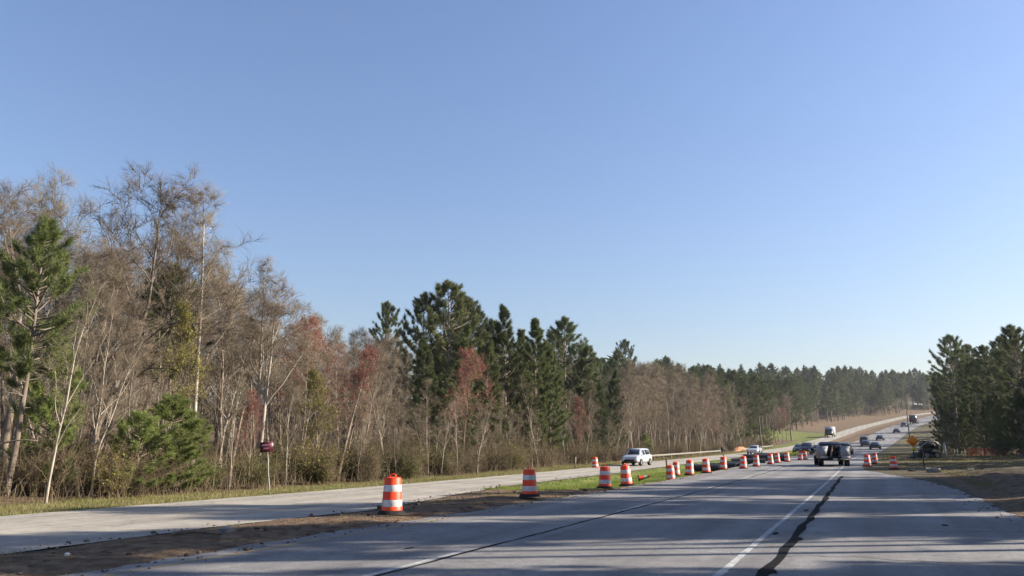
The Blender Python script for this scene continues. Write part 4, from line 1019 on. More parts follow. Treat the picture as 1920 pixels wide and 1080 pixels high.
('bare', 'tall1', -30.71, 224.49, 11.86, 0.05, 1.0, 'far'),
('bare', 'tall2', -40.47, 242.63, 14.5, 2.51, 1.0, 'far'),
('pine', 'mid0', -22.54, 292.13, 18.92, 4.22, 1.01, 'far'),
('pine', 'full0', -34.3, 205.49, 18.23, 6.17, 1.05, 'far'),
('pine', 'mid0', -40.76, 185.37, 17.9, 5.15, 1.04, 'far'),
('bare', 'tall1', -23.01, 197.33, 12.22, 4.11, 1.0, 'far'),
('bare', 'tall1', -27.08, 192.86, 13.36, 4.99, 1.0, 'far'),
('pine', 'mid1', -33.74, 296.13, 18.14, 4.45, 0.92, 'far'),
('bare', 'tall2', -29.09, 288.86, 12.4, 1.32, 1.0, 'far'),
('bare', 'tall1', -20.58, 229.3, 13.52, 4.15, 1.0, 'far'),
('pine', 'full1', -26.69, 260.58, 16.11, 5.02, 0.92, 'far'),
('pine', 'full1', -26.55, 301.97, 16.3, 4.4, 1.13, 'far'),
('pine', 'mid2', -28.31, 266.37, 18.36, 0.5, 0.99, 'far'),
('pine', 'mid2', -31.88, 178.25, 17.44, 3.4, 1.04, 'far'),
('pine', 'mid0', -27.88, 318.97, 17.98, 3.42, 0.97, 'far'),
('pine', 'mid2', 27.63, 19.82, 21.41, 2.56, 1.0, 'rside'),
('pine', 'mid2', 36.12, 21.07, 19.42, 4.51, 1.0, 'rside'),
('pine', 'mid0', 28.49, 6.4, 17.89, 4.07, 1.0, 'rside'),
('pine', 'full0', 33.17, 26.48, 20.77, 4.82, 1.0, 'rside'),
('pine', 'mid0', 32.55, 5.35, 22.7, 5.43, 1.0, 'rside'),
('pine', 'mid2', 31.2, 18.78, 21.51, 0.97, 1.0, 'rside'),
('pine', 'mid0', 28.56, 15.0, 18.47, 4.72, 1.0, 'rside'),
('pine', 'mid2', 14.12, 3.83, 16.55, 5.91, 1.0, 'rside'),
('pine', 'mid2', 40.08, 30.73, 17.57, 3.33, 1.0, 'rside'),
('pine', 'full0', 17.71, 16.04, 18.38, 0.96, 1.0, 'rside'),
('pine', 'full0', 14.1, 15.49, 20.88, 2.45, 1.0, 'rside'),
('pine', 'mid2', 14.81, 8.12, 19.3, 2.35, 1.0, 'rside'),
('pine', 'full0', 18.09, 5.5, 22.67, 5.32, 1.0, 'rside'),
('pine', 'mid0', 38.55, 11.04, 16.94, 5.23, 1.0, 'rside'),
('pine', 'mid0', 33.78, 13.81, 17.12, 1.46, 1.0, 'rside'),
('pine', 'mid2', 34.18, 7.93, 20.93, 1.35, 1.0, 'rside'),
('pine', 'full0', 20.86, 6.05, 19.97, 4.6, 1.0, 'rside'),
('pine', 'full0', 25.08, 8.81, 18.46, 5.48, 1.0, 'rside'),
('pine', 'mid0', 24.51, 14.9, 19.46, 6.24, 1.0, 'rside'),
('pine', 'mid0', 25.22, 4.79, 21.51, 0.07, 1.0, 'rside'),
('pine', 'mid0', 34.11, 18.92, 16.24, 5.31, 1.0, 'rside'),
('pine', 'mid0', 24.88, 1.66, 22.33, 5.96, 1.0, 'rside'),
('pine', 'mid2', 27.36, 22.79, 16.22, 3.94, 1.0, 'rside'),
('pine', 'mid0', 37.84, 25.48, 21.28, 0.0, 1.0, 'rside'),
('pine', 'mid0', 30.9, 27.92, 19.07, 2.95, 1.0, 'rside'),
('pine', 'full0', 41.73, 28.21, 22.93, 5.12, 1.0, 'rside'),
('pine', 'mid0', 34.14, 31.86, 18.34, 4.47, 0.6, 'rside'),
('pine', 'full0', 20.95, 23.99, 21.06, 1.41, 0.6, 'rside'),
('pine', 'mid2', 14.68, 20.06, 22.36, 1.26, 0.6, 'rside'),
('pine', 'full0', 40.64, 35.7, 20.99, 0.12, 0.6, 'rside'),
('pine', 'mid0', 23.49, 25.19, 17.44, 1.95, 0.6, 'rside'),
('pine', 'full0', 37.56, 33.47, 17.21, 0.67, 0.6, 'rside'),
('pine', 'mid2', 27.75, 27.27, 18.95, 0.1, 0.6, 'rside'),
('pine', 'full0', 17.69, 21.95, 17.93, 2.48, 0.6, 'rside'),
('pine', 'mid2', 32.34, 30.06, 20.01, 3.38, 0.6, 'rside'),
('pine', 'mid2', 35.21, 40.42, 22.96, 0.48, 0.55, 'rside'),
('pine', 'full0', 43.86, 45.48, 20.51, 0.07, 0.55, 'rside'),
('pine', 'mid2', 23.8, 34.5, 22.31, 5.11, 0.55, 'rside'),
('pine', 'mid0', 13.93, 28.55, 19.86, 6.21, 0.55, 'rside'),
('pine', 'mid2', 28.83, 36.29, 22.69, 0.34, 0.55, 'rside'),
('pine', 'mid0', 17.09, 29.44, 22.62, 5.77, 0.55, 'rside'),
('pine', 'mid2', 48.14, 47.5, 20.83, 4.2, 0.55, 'rside'),
('pine', 'full0', 37.47, 41.34, 20.85, 6.01, 0.55, 'rside'),
('pine', 'mid2', 26.0, 35.87, 21.54, 2.89, 0.55, 'rside'),
('pine', 'full0', 32.61, 39.43, 21.65, 4.56, 0.55, 'rside'),
('pine', 'mid2', 19.66, 31.85, 23.08, 1.13, 0.55, 'rside'),
('pine', 'mid2', 41.45, 44.11, 20.14, 5.85, 0.55, 'rside'),
('pine', 'mid2', 45.91, 46.77, 19.2, 3.65, 0.55, 'rside'),
('pine', 'mid0', 22.08, 32.45, 19.43, 5.48, 0.55, 'rside'),
('pine', 'mid0', 22.94, 40.11, 22.93, 3.58, 0.58, 'rside'),
('pine', 'mid0', 26.01, 41.68, 22.7, 4.98, 0.58, 'rside'),
('pine', 'mid2', 35.37, 47.52, 19.96, 4.8, 0.58, 'rside'),
('pine', 'mid2', 32.64, 45.5, 16.27, 5.53, 0.58, 'rside'),
('pine', 'mid2', 44.02, 52.89, 17.71, 2.3, 0.58, 'rside'),
('pine', 'full0', 40.4, 49.69, 17.4, 3.5, 0.58, 'rside'),
('pine', 'mid2', 18.17, 37.9, 20.35, 5.84, 0.58, 'rside'),
('pine', 'mid2', 29.54, 43.57, 18.63, 0.65, 0.58, 'rside'),
('pine', 'full0', 20.78, 38.11, 18.17, 2.16, 0.58, 'rside'),
('pine', 'mid0', 42.8, 51.0, 18.27, 5.16, 0.58, 'rside'),
('pine', 'mid0', 37.62, 49.12, 16.12, 6.13, 0.58, 'rside'),
('pine', 'mid0', 15.42, 35.02, 18.19, 3.3, 0.58, 'rside'),
('pine', 'full1', 21.88, 51.43, 12.9, 0.14, 1.0, 'rside'),
('pine', 'full0', 24.87, 56.16, 10.31, 1.1, 1.0, 'rside'),
('pine', 'full0', 22.8, 48.5, 11.97, 3.67, 1.0, 'rside'),
('pine', 'full0', 18.77, 50.82, 12.62, 3.79, 1.0, 'rside'),
('pine', 'full0', 23.41, 59.02, 10.13, 3.84, 1.0, 'rside'),
('pine', 'full0', 21.9, 54.75, 11.34, 5.73, 1.0, 'rside'),
('pine', 'full0', 18.13, 42.28, 10.5, 0.74, 1.0, 'rside'),
('pine', 'full0', 20.06, 60.06, 10.61, 5.91, 1.0, 'rside'),
('pine', 'full0', 25.62, 59.62, 12.84, 6.25, 1.0, 'rside'),
('pine', 'full0', 23.4, 63.83, 10.37, 5.57, 1.0, 'rside'),
('pine', 'full0', 17.42, 45.48, 12.85, 2.03, 1.0, 'rside'),
('pine', 'full0', 19.89, 46.38, 9.51, 4.06, 1.0, 'rside'),
('pine', 'full1', 19.33, 53.46, 12.1, 3.08, 1.0, 'rside'),
('pine', 'full0', 25.74, 53.49, 12.68, 5.26, 1.0, 'rside'),
('pine', 'full0', 22.16, 46.08, 10.1, 1.14, 1.0, 'rside'),
('pine', 'full1', 18.75, 55.8, 12.6, 1.68, 1.0, 'rside'),
('pine', 'full0', 37.87, 58.35, 16.3, 6.13, 1.0, 'rside'),
('pine', 'mid0', 46.9, 70.13, 20.64, 4.27, 1.0, 'rside'),
('pine', 'mid2', 38.12, 66.27, 16.04, 1.28, 1.0, 'rside'),
('pine', 'mid0', 40.99, 69.75, 21.87, 1.5, 1.0, 'rside'),
('pine', 'mid0', 40.88, 62.68, 21.61, 2.25, 1.0, 'rside'),
('pine', 'mid0', 22.84, 61.17, 17.93, 4.18, 1.0, 'rside'),
('pine', 'mid0', 30.34, 64.03, 18.55, 0.03, 1.0, 'rside'),
('pine', 'mid2', 37.21, 69.0, 20.36, 5.37, 1.0, 'rside'),
('pine', 'full0', 46.25, 66.93, 21.63, 5.79, 1.0, 'rside'),
('pine', 'mid0', 41.0, 58.1, 21.87, 5.38, 1.0, 'rside'),
('pine', 'mid0', 35.22, 56.15, 22.61, 3.98, 1.0, 'rside'),
('pine', 'full0', 42.94, 61.16, 22.66, 3.12, 1.0, 'rside'),
('pine', 'full0', 34.92, 59.83, 19.65, 1.38, 1.0, 'rside'),
('pine', 'mid0', 29.31, 51.07, 18.87, 0.58, 1.0, 'rside'),
('pine', 'full0', 37.56, 60.67, 17.28, 0.7, 1.0, 'rside'),
('pine', 'mid2', 28.33, 60.98, 20.63, 2.59, 1.0, 'rside'),
('pine', 'mid0', 43.6, 67.36, 22.79, 2.12, 1.0, 'rside'),
('pine', 'mid0', 19.11, 48.47, 20.12, 4.55, 1.0, 'rside'),
('pine', 'full0', 47.16, 73.12, 22.17, 1.17, 1.0, 'rside'),
('pine', 'mid0', 34.82, 66.48, 17.45, 0.13, 1.0, 'rside'),
('pine', 'mid2', 31.93, 54.63, 22.5, 6.23, 1.0, 'rside'),
('pine', 'full0', 44.57, 69.34, 17.56, 3.54, 1.0, 'rside'),
('pine', 'mid0', 24.85, 49.55, 18.92, 0.19, 1.0, 'rside'),
('pine', 'full0', 41.05, 72.19, 16.78, 4.22, 1.0, 'rside'),
('pine', 'mid2', 47.89, 75.79, 23.0, 3.82, 1.0, 'rside'),
('pine', 'full0', 32.61, 61.73, 22.56, 4.45, 1.0, 'rside'),
('pine', 'mid2', 39.35, 68.26, 16.06, 0.29, 1.0, 'rside'),
('pine', 'mid0', 42.17, 65.63, 20.32, 1.17, 1.0, 'rside'),
('pine', 'mid2', 30.08, 59.57, 22.5, 0.66, 1.0, 'rside'),
('pine', 'mid2', 44.82, 64.2, 21.25, 1.41, 1.0, 'rside'),
('pine', 'full0', 27.07, 93.4, 22.85, 1.92, 1.0, 'rside'),
('pine', 'mid2', 32.38, 87.04, 19.14, 0.78, 1.0, 'rside'),
('pine', 'full0', 31.0, 84.39, 21.47, 1.84, 1.0, 'rside'),
('pine', 'full0', 42.12, 100.5, 19.02, 4.97, 1.0, 'rside'),
('pine', 'full0', 33.86, 113.71, 21.23, 0.17, 1.0, 'rside'),
('pine', 'full0', 25.33, 88.56, 18.14, 3.35, 1.0, 'rside'),
('pine', 'mid0', 58.22, 138.86, 21.0, 5.41, 1.0, 'rside'),
('pine', 'full0', 38.6, 122.7, 19.49, 3.96, 1.0, 'rside'),
('pine', 'mid2', 34.47, 125.45, 17.11, 3.76, 1.0, 'rside'),
('pine', 'mid0', 42.31, 130.27, 20.11, 5.44, 1.0, 'rside'),
('pine', 'full0', 27.1, 81.12, 20.72, 1.71, 1.0, 'rside'),
('pine', 'full0', 34.5, 110.71, 17.82, 0.85, 1.0, 'rside'),
('pine', 'mid0', 39.42, 128.96, 18.86, 2.2, 1.0, 'rside'),
('pine', 'mid2', 48.01, 109.29, 16.79, 3.69, 1.0, 'rside'),
('pine', 'mid0', 30.69, 98.43, 18.17, 5.69, 1.0, 'rside'),
('pine', 'mid2', 56.17, 127.38, 16.12, 3.21, 1.0, 'rside'),
('pine', 'mid0', 31.72, 126.95, 19.09, 0.23, 1.0, 'rside'),
('pine', 'mid0', 35.49, 115.96, 22.33, 2.57, 1.0, 'rside'),
('pine', 'mid0', 46.0, 112.86, 19.37, 6.06, 1.0, 'rside'),
('pine', 'mid2', 45.54, 133.43, 18.04, 2.3, 1.0, 'rside'),
('pine', 'high0', 14.31, 23.62, 24.0, 1.18, 0.62, 'rside'),
('pine', 'high0', 15.77, 25.68, 23.0, 2.18, 0.62, 'rside'),
('pine', 'high0', 21.03, 29.58, 25.0, 2.39, 0.62, 'rside'),
('pine', 'high0', 19.68, 40.92, 24.0, 5.46, 0.62, 'rside'),
('pine', 'high0', 22.97, 44.21, 23.0, 0.56, 0.62, 'rside'),
('bare', 'pole2', 21.21, 65.13, 15.68, 2.8, 0.7, 'rside'),
('bare', 'pole0', 32.86, 72.37, 14.21, 2.15, 0.7, 'rside'),
('bare', 'pole2', 30.9, 72.54, 15.77, 3.32, 0.7, 'rside'),
('bare', 'pole0', 36.06, 75.54, 13.06, 2.09, 0.7, 'rside'),
('bare', 'pole0', 27.86, 72.74, 16.13, 4.04, 0.7, 'rside'),
('bare', 'pole2', 20.16, 68.38, 13.5, 3.12, 0.7, 'rside'),
('bare', 'pole1', 30.8, 76.46, 14.78, 4.08, 0.7, 'rside'),
('bare', 'pole0', 36.85, 79.9, 16.47, 3.85, 0.7, 'rside'),
('bare', 'pole0', 36.82, 82.35, 16.71, 0.97, 0.7, 'rside'),
('bare', 'pole0', 17.5, 71.51, 13.62, 0.58, 0.7, 'rside'),
]

ZONE = {'leftmost': 'left of the maroon sign', 'sign': 'around and behind the maroon sign', 'barrels': 'behind the nearest orange drums',
        'guardrail': 'behind the guardrail', 'far': 'far along the opposite road', 'rlow': 'low at the front of the right hand wood', 'rback': 'at the back of the right hand wood', 'rbare': 'in the right hand wood', 'rside': 'beside the near right verge'}
for kind, var, x, y, H, rot, spread, zn in TREES:
    h0, parts = PROTO[(kind, var)]
    nm = {'bare': 'bare_tree', 'pine': 'pine_tree', 'maple': 'maple_tree', 'leafy': 'young_leafy_tree'}[kind]
    r = empty(nm, (x, y, float(ground(x, y))-.05), rot); s = H/h0*1.0
    if kind == 'bare': s *= 1.0
    r.scale = (s*spread, s*spread, s)
    for pn, me in parts.items(): link(pn, me, r)
    if zn.startswith('h:'): tag(r, zn[2:], 'pine' if kind == 'pine' else 'tree')
    else:
        size = 'slim' if var.startswith('pole') else 'spreading' if var.startswith('oak') else 'tall'
        what = 'green pine' if kind == 'pine' else size+' bare brown tree'
        row = 'front row of wood' if x-float(sx(y)) > -28 else 'second row of wood' if x-float(sx(y)) > -33 else 'back of wood'
        lab = '%s, %s %s' % (what, row, ZONE[zn]) if zn not in ('rlow', 'rback', 'rbare', 'rside') else '%s %s' % (what, ZONE[zn])
        tag(r, lab, 'pine' if kind == 'pine' else 'tree', lab.replace('tree', 'trees').replace('pine', 'pines'))

# ------------------------------------------------------------------ far wood: reads as one mass
def low_mesh_sets():
    rng = np.random.default_rng(77); sets = []
    for k in range(4):
        H = 16; start = (.35, .25, .45, .15)[k]; g = Geo(); tr = Geo()
        tr.tube([(0, 0, 0), (0, 0, H*.55), (0, 0, H*.95)], [.2, .13, .03], 4)
        n = 500; u = rng.uniform(0, 1, n); th = rng.uniform(0, 2*PI, n)
        prof = np.sin(PI*(.14+.86*u))**.8*.19 if k % 2 == 0 else (1-u)**.8*.24
        lob = .75+.35*np.sin(th*3+u*9+k)+.2*np.sin(th*5-u*14)
        rr = H*prof*lob*rng.uniform(.3, 1, n)**.5
        p = np.stack([rr*np.cos(th), rr*np.sin(th), H*(start+(1-start)*u)+rng.normal(0, .3, n)], -1)
        d = p*[1, 1, 0]+rng.normal(0, 1.0, (n, 3))+[0, 0, 1.]
        g.blades(np.repeat(p, 2, 0), np.repeat(d, 2, 0)+rng.normal(0, .8, (2*n, 3)), rng.uniform(.55, 1.2, 2*n), .19, rng)
        sets.append((np.concatenate(g.v), np.concatenate(g.t), np.concatenate(tr.v), np.concatenate(tr.q)))
    bare = []
    for k in range(3):
        H = 14; g = Geo(); n = 250
        u = rng.uniform(.15, 1, n); th = rng.uniform(0, 2*PI, n); rr = rng.uniform(0, 1, n)*H*.2*np.sin(PI*u**.9*.95)**.7
        p = np.stack([rr*np.cos(th)*.6, rr*np.sin(th)*.6, H*u*.85], -1)
        d = np.stack([np.cos(th)*.7, np.sin(th)*.7, rng.uniform(.5, 1.4, n)], -1)
        g.spikes(p, d, rng.uniform(.9, 2.4, n), .035, rng, seg2=False)
        tr = Geo(); tr.tube([(0, 0, 0), (.1, 0, H*.5), (0, .1, H*.9)], [.14, .09, .02], 4)
        bare.append((np.concatenate(g.v), np.concatenate(g.t), np.concatenate(tr.v), np.concatenate(tr.q)))
    return sets, bare
SETS, BARES = low_mesh_sets()
def mass(name, label, spots, sets, m_leaf, m_wood):
    """spots: (x, y, H, rot). one object of crowns and its trunks"""
    rng = random.Random(5); g, t = Geo(), Geo()
    for x, y, H, a in spots:
        v, f, tv, tq = rng.choice(sets); s = H/16.0; w = s*rng.uniform(.85, 1.25); c, si = math.cos(a), math.sin(a)
        z0 = float(ground(x, y))
        Rm = np.array([[c*w, -si*w, 0], [si*w, c*w, 0], [0, 0, s]])
        g.add(v@Rm.T+[x, y, z0], tris=f); t.add(tv@Rm.T+[x, y, z0], quads=tq)
    o = g.build(name, m_leaf); tag(o, label, 'wood', kind='stuff')
    p = t.build('trunks', m_wood, o); tag(p, kind='stuff')
    return o
rng = random.Random(23); sp1, sp2 = [], []
for i in range(420):
    y = rng.uniform(335, 720); X = -30-rng.random()**1.4*75
    if y < 420: X -= 6
    sp1.append((X+float(sx(y)), y, rng.uniform(14, 22), rng.uniform(0, 6)))
for i in range(150):      # second growth behind the near wood
    y = rng.uniform(170, 340); X = -46-rng.random()*50
    sp1.append((X+float(sx(y)), y, rng.uniform(14, 19), rng.uniform(0, 6)))
for i in range(90):
    y = rng.uniform(180, 560); X = 14+rng.random()*60
    sp1.append((X+float(sx(y)), y, rng.uniform(12, 19), rng.uniform(0, 6)))
for i in range(60):
    x = rng.uniform(-60, 420); y = rng.uniform(700, 900); sp1.append((x+60, y, rng.uniform(14, 22), rng.uniform(0, 6)))
for i in range(200):
    y = rng.uniform(-5, 70); X = -47-rng.random()*40
    sp2.append((X, y, rng.uniform(9, 13), rng.uniform(0, 6)))
for i in range(260):
    y = rng.uniform(5, 335); X = -52-rng.random()**1.2*45
    sp2.append((X+float(sx(y)), y, rng.uniform(10, 14), rng.uniform(0, 6)))
for i in range(120):
    y = rng.uniform(300, 560); X = -29-rng.random()*14-(6 if y < 420 else 0)
    sp2.append((X+float(sx(y)), y, rng.uniform(6, 13), rng.uniform(0, 6)))
mass('far_pine_wood', 'distant mass of green pines covering the hill where the road climbs', sp1, SETS, M['needle'], M['bark_pine'])
mass('far_bare_wood', 'distant mass of bare brown trees deep in the wood', sp2, BARES, M['twig'], M['bark'])

# ------------------------------------------------------------------ shrubs and undergrowth
def shrub_proto(seed, H, leaf, n_st, n_leaf):
    rng = np.random.default_rng(seed); st, lv = Geo(), Geo()
    tp, td = [], []
    for k in range(n_st):
        az = rng.uniform(0, 2*PI); sp_ = rng.uniform(.05, .55); p = np.array([rng.normal(0, .22), rng.normal(0, .22), -.05]); d = unit(np.array([math.cos(az)*sp_, math.sin(az)*sp_, 1.]))
        pts = [p]; L = H*rng.uniform(.5, 1.0)
        for i in range(5): d = unit(d+rng.normal(0, .14, 3)+[0, 0, -.03]); p = p+d*L/5; pts.append(p); tp += [p]*3; td += [unit(d+rng.normal(0, .6, 3)) for _ in range(3)]
        st.tube(pts, np.linspace(.014, .005, 6), 3)
    tp, td = np.array(tp), np.array(td)
    st.spikes(tp, td, rng.uniform(.25, .7, len(tp))*H/2, .006, rng)
    k = rng.integers(0, len(tp), len(tp)*2); st.spikes(tp[k]+td[k]*rng.uniform(0, .3, (len(k), 1)), td[k]+rng.normal(0, .7, (len(k), 3)), rng.uniform(.15, .4, len(k))*H/2, .004, rng, seg2=False)
    parts = dict(stems=st.mesh('stems', M['brush']))
    if n_leaf:
        k = rng.integers(0, len(tp), n_leaf); lv.leaves(tp[k]+td[k]*rng.uniform(0, .5, (n_leaf, 1))*H/2+rng.normal(0, .05, (n_leaf, 3)), .075, .4, rng)
        parts['foliage'] = lv.mesh('foliage', M[leaf])
    return parts
SH = [shrub_proto(1, 2.2, None, 26, 0), shrub_proto(2, 2.6, None, 22, 0), shrub_proto(3, 2.0, 'shrub_leaf', 22, 1700), shrub_proto(4, 1.6, 'shrub_leaf', 20, 1900), shrub_proto(5, 2.6, 'fresh_leaf', 20, 700)]
rng = random.Random(41)
for i in range(190):
    u = rng.random()**1.7; y = 4+u*150; X = -25.4-rng.random()**1.5*4.5
    if rng.random() < .15: y = rng.uniform(60, 200)
    k = rng.choice([0, 1, 1, 2, 2, 3, 3, 4]) if y < 60 else rng.choice([0, 0, 1, 1, 1, 2])
    x = X+float(sx(y))
    r = empty('shrub', (x, y, float(ground(x, y))), rng.uniform(0, 6.28)); s = rng.uniform(.65, 1.25); r.scale = (s*1.15, s*1.15, s)
    for pn, me in SH[k].items(): link(pn, me, r)
    zn = 'left of the maroon sign' if y < 24 else 'between maroon sign and nearest drum' if y < 42 else 'behind the orange drums' if y < 85 else 'behind the guardrail'
    lab = ('leafless brown shrub' if k < 2 else 'olive green leafy shrub' if k < 4 else 'yellow green budding shrub')+' at the wood edge '+zn
    tag(r, lab, 'shrub', lab.replace('shrub', 'shrubs'))
for i, (px_x, px_y, s, k) in enumerate([(10.5, 128, 1.3, 0), (12.5, 122, 1.2, 1), (15.2, 117, 1.4, 0), (17.5, 112, 1.3, 2), (9.8, 136, 1.2, 1), (14.2, 112, 1.0, 0), (19, 108, 1.5, 1), (8.8, 146, 1.3, 0)]):
    r = empty('shrub', (px_x, px_y, float(ground(px_x, px_y))), i*1.3); r.scale = (s, s, s)
    for pn, me in SH[k].items(): link(pn, me, r)
    tag(r, 'brown scrub at the foot of the right hand wood', 'shrub', 'scrub under the right hand wood')
# tangled saplings, briars and stalks between the trunks
def undergrowth():
    rng = np.random.default_rng(9); g = Geo(); n = 26000
    y = -4+rng.uniform(0, 1, n)**1.8*200; X = -25.3-rng.uniform(0, 1, n)**1.25*20
    x = X+sx(y); z = ground(x, y)
    h = rng.gamma(2.2, .55, n)*(.5+.5*sstep(-25.2, -27.5, X)); h = np.clip(h, .15, 4.5)
    d = np.stack([rng.normal(0, .28, n), rng.normal(0, .28, n), np.ones(n)], -1)
    g.spikes(np.stack([x, y, z-.03], -1), d, h, .008+.0022*h+.00006*y, rng, bend=.18)
    # side shoots
    k = rng.integers(0, n, n*2); t = rng.uniform(.25, .9, (n*2, 1)); p = np.stack([x, y, z], -1)[k]+(d[k]/np.linalg.norm(d[k], axis=1)[:, None])*t*h[k][:, None]
    g.spikes(p, rng.normal(0, 1, (n*2, 3))+[0, 0, .7], h[k]*rng.uniform(.15, .45, n*2), .006+.00005*y[k], rng, seg2=False)
    o = g.build('undergrowth', M['brush']); tag(o, 'tangle of brown saplings and briars filling the wood floor', 'undergrowth', kind='stuff')
    g = Geo(); n = 5200      # same on the right
    y = rng.uniform(20, 185, n); X = np.maximum(11.5, .15*y)+rng.uniform(0, 1, n)**1.2*22+np.where(y > 105, -6.5*sstep(105, 130, y), 2); x = X+sx(y)*.4
    h = np.clip(rng.gamma(2., .5, n), .1, 3.5); d = np.stack([rng.normal(0, .3, n), rng.normal(0, .3, n), np.ones(n)], -1)
    g.spikes(np.stack([x, y, ground(x, y)-.03], -1), d, h, .012+.003*h, rng)
    o = g.build('undergrowth', M['brush']); tag(o, 'dark brown scrub stems under the right hand wood', 'undergrowth', kind='stuff')
undergrowth()
def grass_patch(name, label, n, fx, m, h, w, seed):
    rng = np.random.default_rng(seed); X, y, k = fx(rng, n)
    # clumping
    keep = vnoise(X, y, .8, seed)+.5*vnoise(X, y, .25, seed+1) > k
    X, y = X[keep], y[keep]; x = X+sx(y); n = len(X)
    z = ground(x, y)
    d = np.stack([rng.normal(0, .45, n), rng.normal(0, .45, n), np.ones(n)], -1)
    g = Geo(); g.blades(np.stack([x, y, z-.01], -1), d, rng.uniform(.5, 1.3, n)*h, w*(1+y/40), rng)
    o = g.build(name, m); tag(o, label, 'grass', kind='stuff'); return o
grass_patch('grass', 'strip of short yellow green grass along the wood edge', 60000, lambda r, n: (-22.5-r.uniform(0, 1, n)**1.2*3.6, 4+r.uniform(0, 1, n)**1.7*160, .45), M['grass_dry'], .14, .006, 1)
grass_patch('grass', 'bright green grass in the median beyond the second drum', 90000, lambda r, n: (r.uniform(-16.5, -10.9, n), 33+r.uniform(0, 1, n)**1.5*150, .55-.3*0), M['grass'], .11, .006, 2)
grass_patch('grass', 'thin weedy grass on the right verge', 50000, lambda r, n: (4.3+r.uniform(0, 1, n)**1.2*11-3.6*0, 24+r.uniform(0, 1, n)**1.0*95, .66), M['grass_dry'], .14, .006, 3)
grass_patch('grass', 'thin roadside grass past the right hand drums', 24000, lambda r, n: (.9+r.uniform(0, 1, n)*9, 70+r.uniform(0, 1, n)*60, .8), M['grass_dry'], .14, .008, 4)
grass_patch('grass', 'scattered dry weed tufts in the near median dirt', 14000, lambda r, n: (r.uniform(-14.5, -10.7, n), 8+r.uniform(0, 1, n)*28, 1.02), M['grass_dry'], .10, .004, 6)
def clods():
    rng = np.random.default_rng(12); bm = bmesh.new(); bmesh.ops.create_icosphere(bm, subdivisions=1, radius=1)
    v0 = np.array([v.co[:] for v in bm.verts]); f0 = np.array([[v.index for v in f.verts] for f in bm.faces]); bm.free()
    g = Geo()
    for i in range(2300):
        if i >= 1300:      # grit spilled along the pavement edges
            y = 6+rng.random()**1.2*50; e = rng.integers(0, 3); X = float(edge_l(y))+abs(rng.normal(0, .35)) if e == 0 else float(edge_r(y))-abs(rng.normal(0, .35)) if e == 1 else float(far_r(y))-abs(rng.normal(0, .4))
            s = rng.gamma(1.2, .009)+.006; x = X+float(sx(y))
            g.add(v0*rng.uniform(.6, 1.25, v0.shape)*s*[1.2, 1.2, .8]+[x, y, float(pave_z(X, y))+s*.3], tris=f0); continue
        if i < 650: y = 7+rng.random()**1.3*40; X = rng.uniform(-16.4, -10.2)
        else: y = 14+rng.random()*55; X = 4.2+rng.random()**1.3*9
        if X < far_r(y)+.1: continue
        s = rng.gamma(1.2, .016)+.010; x = X+float(sx(y))
        g.add(v0*rng.uniform(.6, 1.25, v0.shape)*s*[1.2, 1.2, .7]+[x, y, float(ground(x, y))+s*.2], tris=f0)
    o = g.build('dirt_clods', M['clod']); tag(o, 'loose clods and crumbs of brown dirt on the bare shoulders', 'dirt', kind='stuff')
clods()
# ------------------------------------------------------------------ traffic drums
def drum_meshes():
    prof = [(.0, .995), (.10, .995), (.215, .985), (.232, .965), (.235, .80), (.246, .79), (.25, .60), (.262, .59), (.266, .40), (.278, .39), (.282, .20), (.292, .19), (.295, .05)]
    b = Geo(); b.lathe(prof, sides=24)
    w1 = Geo(); w1.lathe([(.2515, .605), (.2515, .608), (.2485, .782), (.247, .785)], sides=24)
    w2 = Geo(); w2.lathe([(.2835, .205), (.2835, .208), (.2805, .382), (.279, .385)], sides=24)
    base = Geo(); base.lathe([(.0, .10), (.30, .10), (.335, .085), (.40, .03), (.41, .0)], sides=24)
    h = Geo(); h.tube([(-.09, 0, .985), (-.085, 0, 1.05), (-.03, 0, 1.075), (.03, 0, 1.075), (.085, 0, 1.05), (.09, 0, .985)], .018, 6, True)
    return [('body', b.mesh('body', M['orange'], True)), ('white_band', w1.mesh('white_band', M['white_band'], True)), ('white_band', w2.mesh('white_band', M['white_band'], True)),
            ('rubber_base', base.mesh('rubber_base', M['rubber'], False)), ('handle', h.mesh('handle', M['orange'], True))]
DRUM = drum_meshes()
def drum(X, y, label, tilt=(0, 0), s=.94, group='orange and white drums closing the left lane'):
    x = X+float(sx(y)); z = float(ground(x, y))+.045
    if X > float(edge_l(y)) and X < float(edge_r(y)): z = float(pave_z(X, y))
    r = empty('traffic_drum', (x, y, z), (X*7+y) % 6); r.rotation_euler = (tilt[0], tilt[1], (X*7+y) % 6); r.scale = (s, s, s)
    for n, me in DRUM: link(n, me, r)
    tag(r, label, 'traffic drum', group)
ORD = 'nearest second third fourth fifth sixth seventh eighth ninth tenth eleventh twelfth thirteenth fourteenth farthest'.split()
LD = [(-11.50, 17.8), (-11.04, 25.9), (-10.79, 33.8), (-10.6, 36.6), (-11.2, 48.3), (-10.53, 50.6), (-10.1, 54.0), (-10.15, 61.0), (-9.06, 63.7), (-8.80, 69.3), (-8.36, 75.9), (-8.34, 81.5), (-7.86, 85.9), (-7.20, 93.2), (-6.98, 96.2)]
for k, (X, y) in enumerate(LD):
    extra = [' in bare dirt', ' where grass starts', ', left of a close pair', ', leaning, right of a pair', '', '', '', '', '', '', '', '', '', '', ''][k]
    drum(X, y, '%s orange and white drum in the row along the median%s' % (ORD[k], extra), tilt=((0, 0), (0, .01), (-.02, .02), (.05, .06), (0, -.03), (.03, .03), (-.03, 0), (.04, -.04), (0, .03), (.03, 0), (0, 0), (.03, .05), (0, 0), (0, .04), (.02, 0))[k])
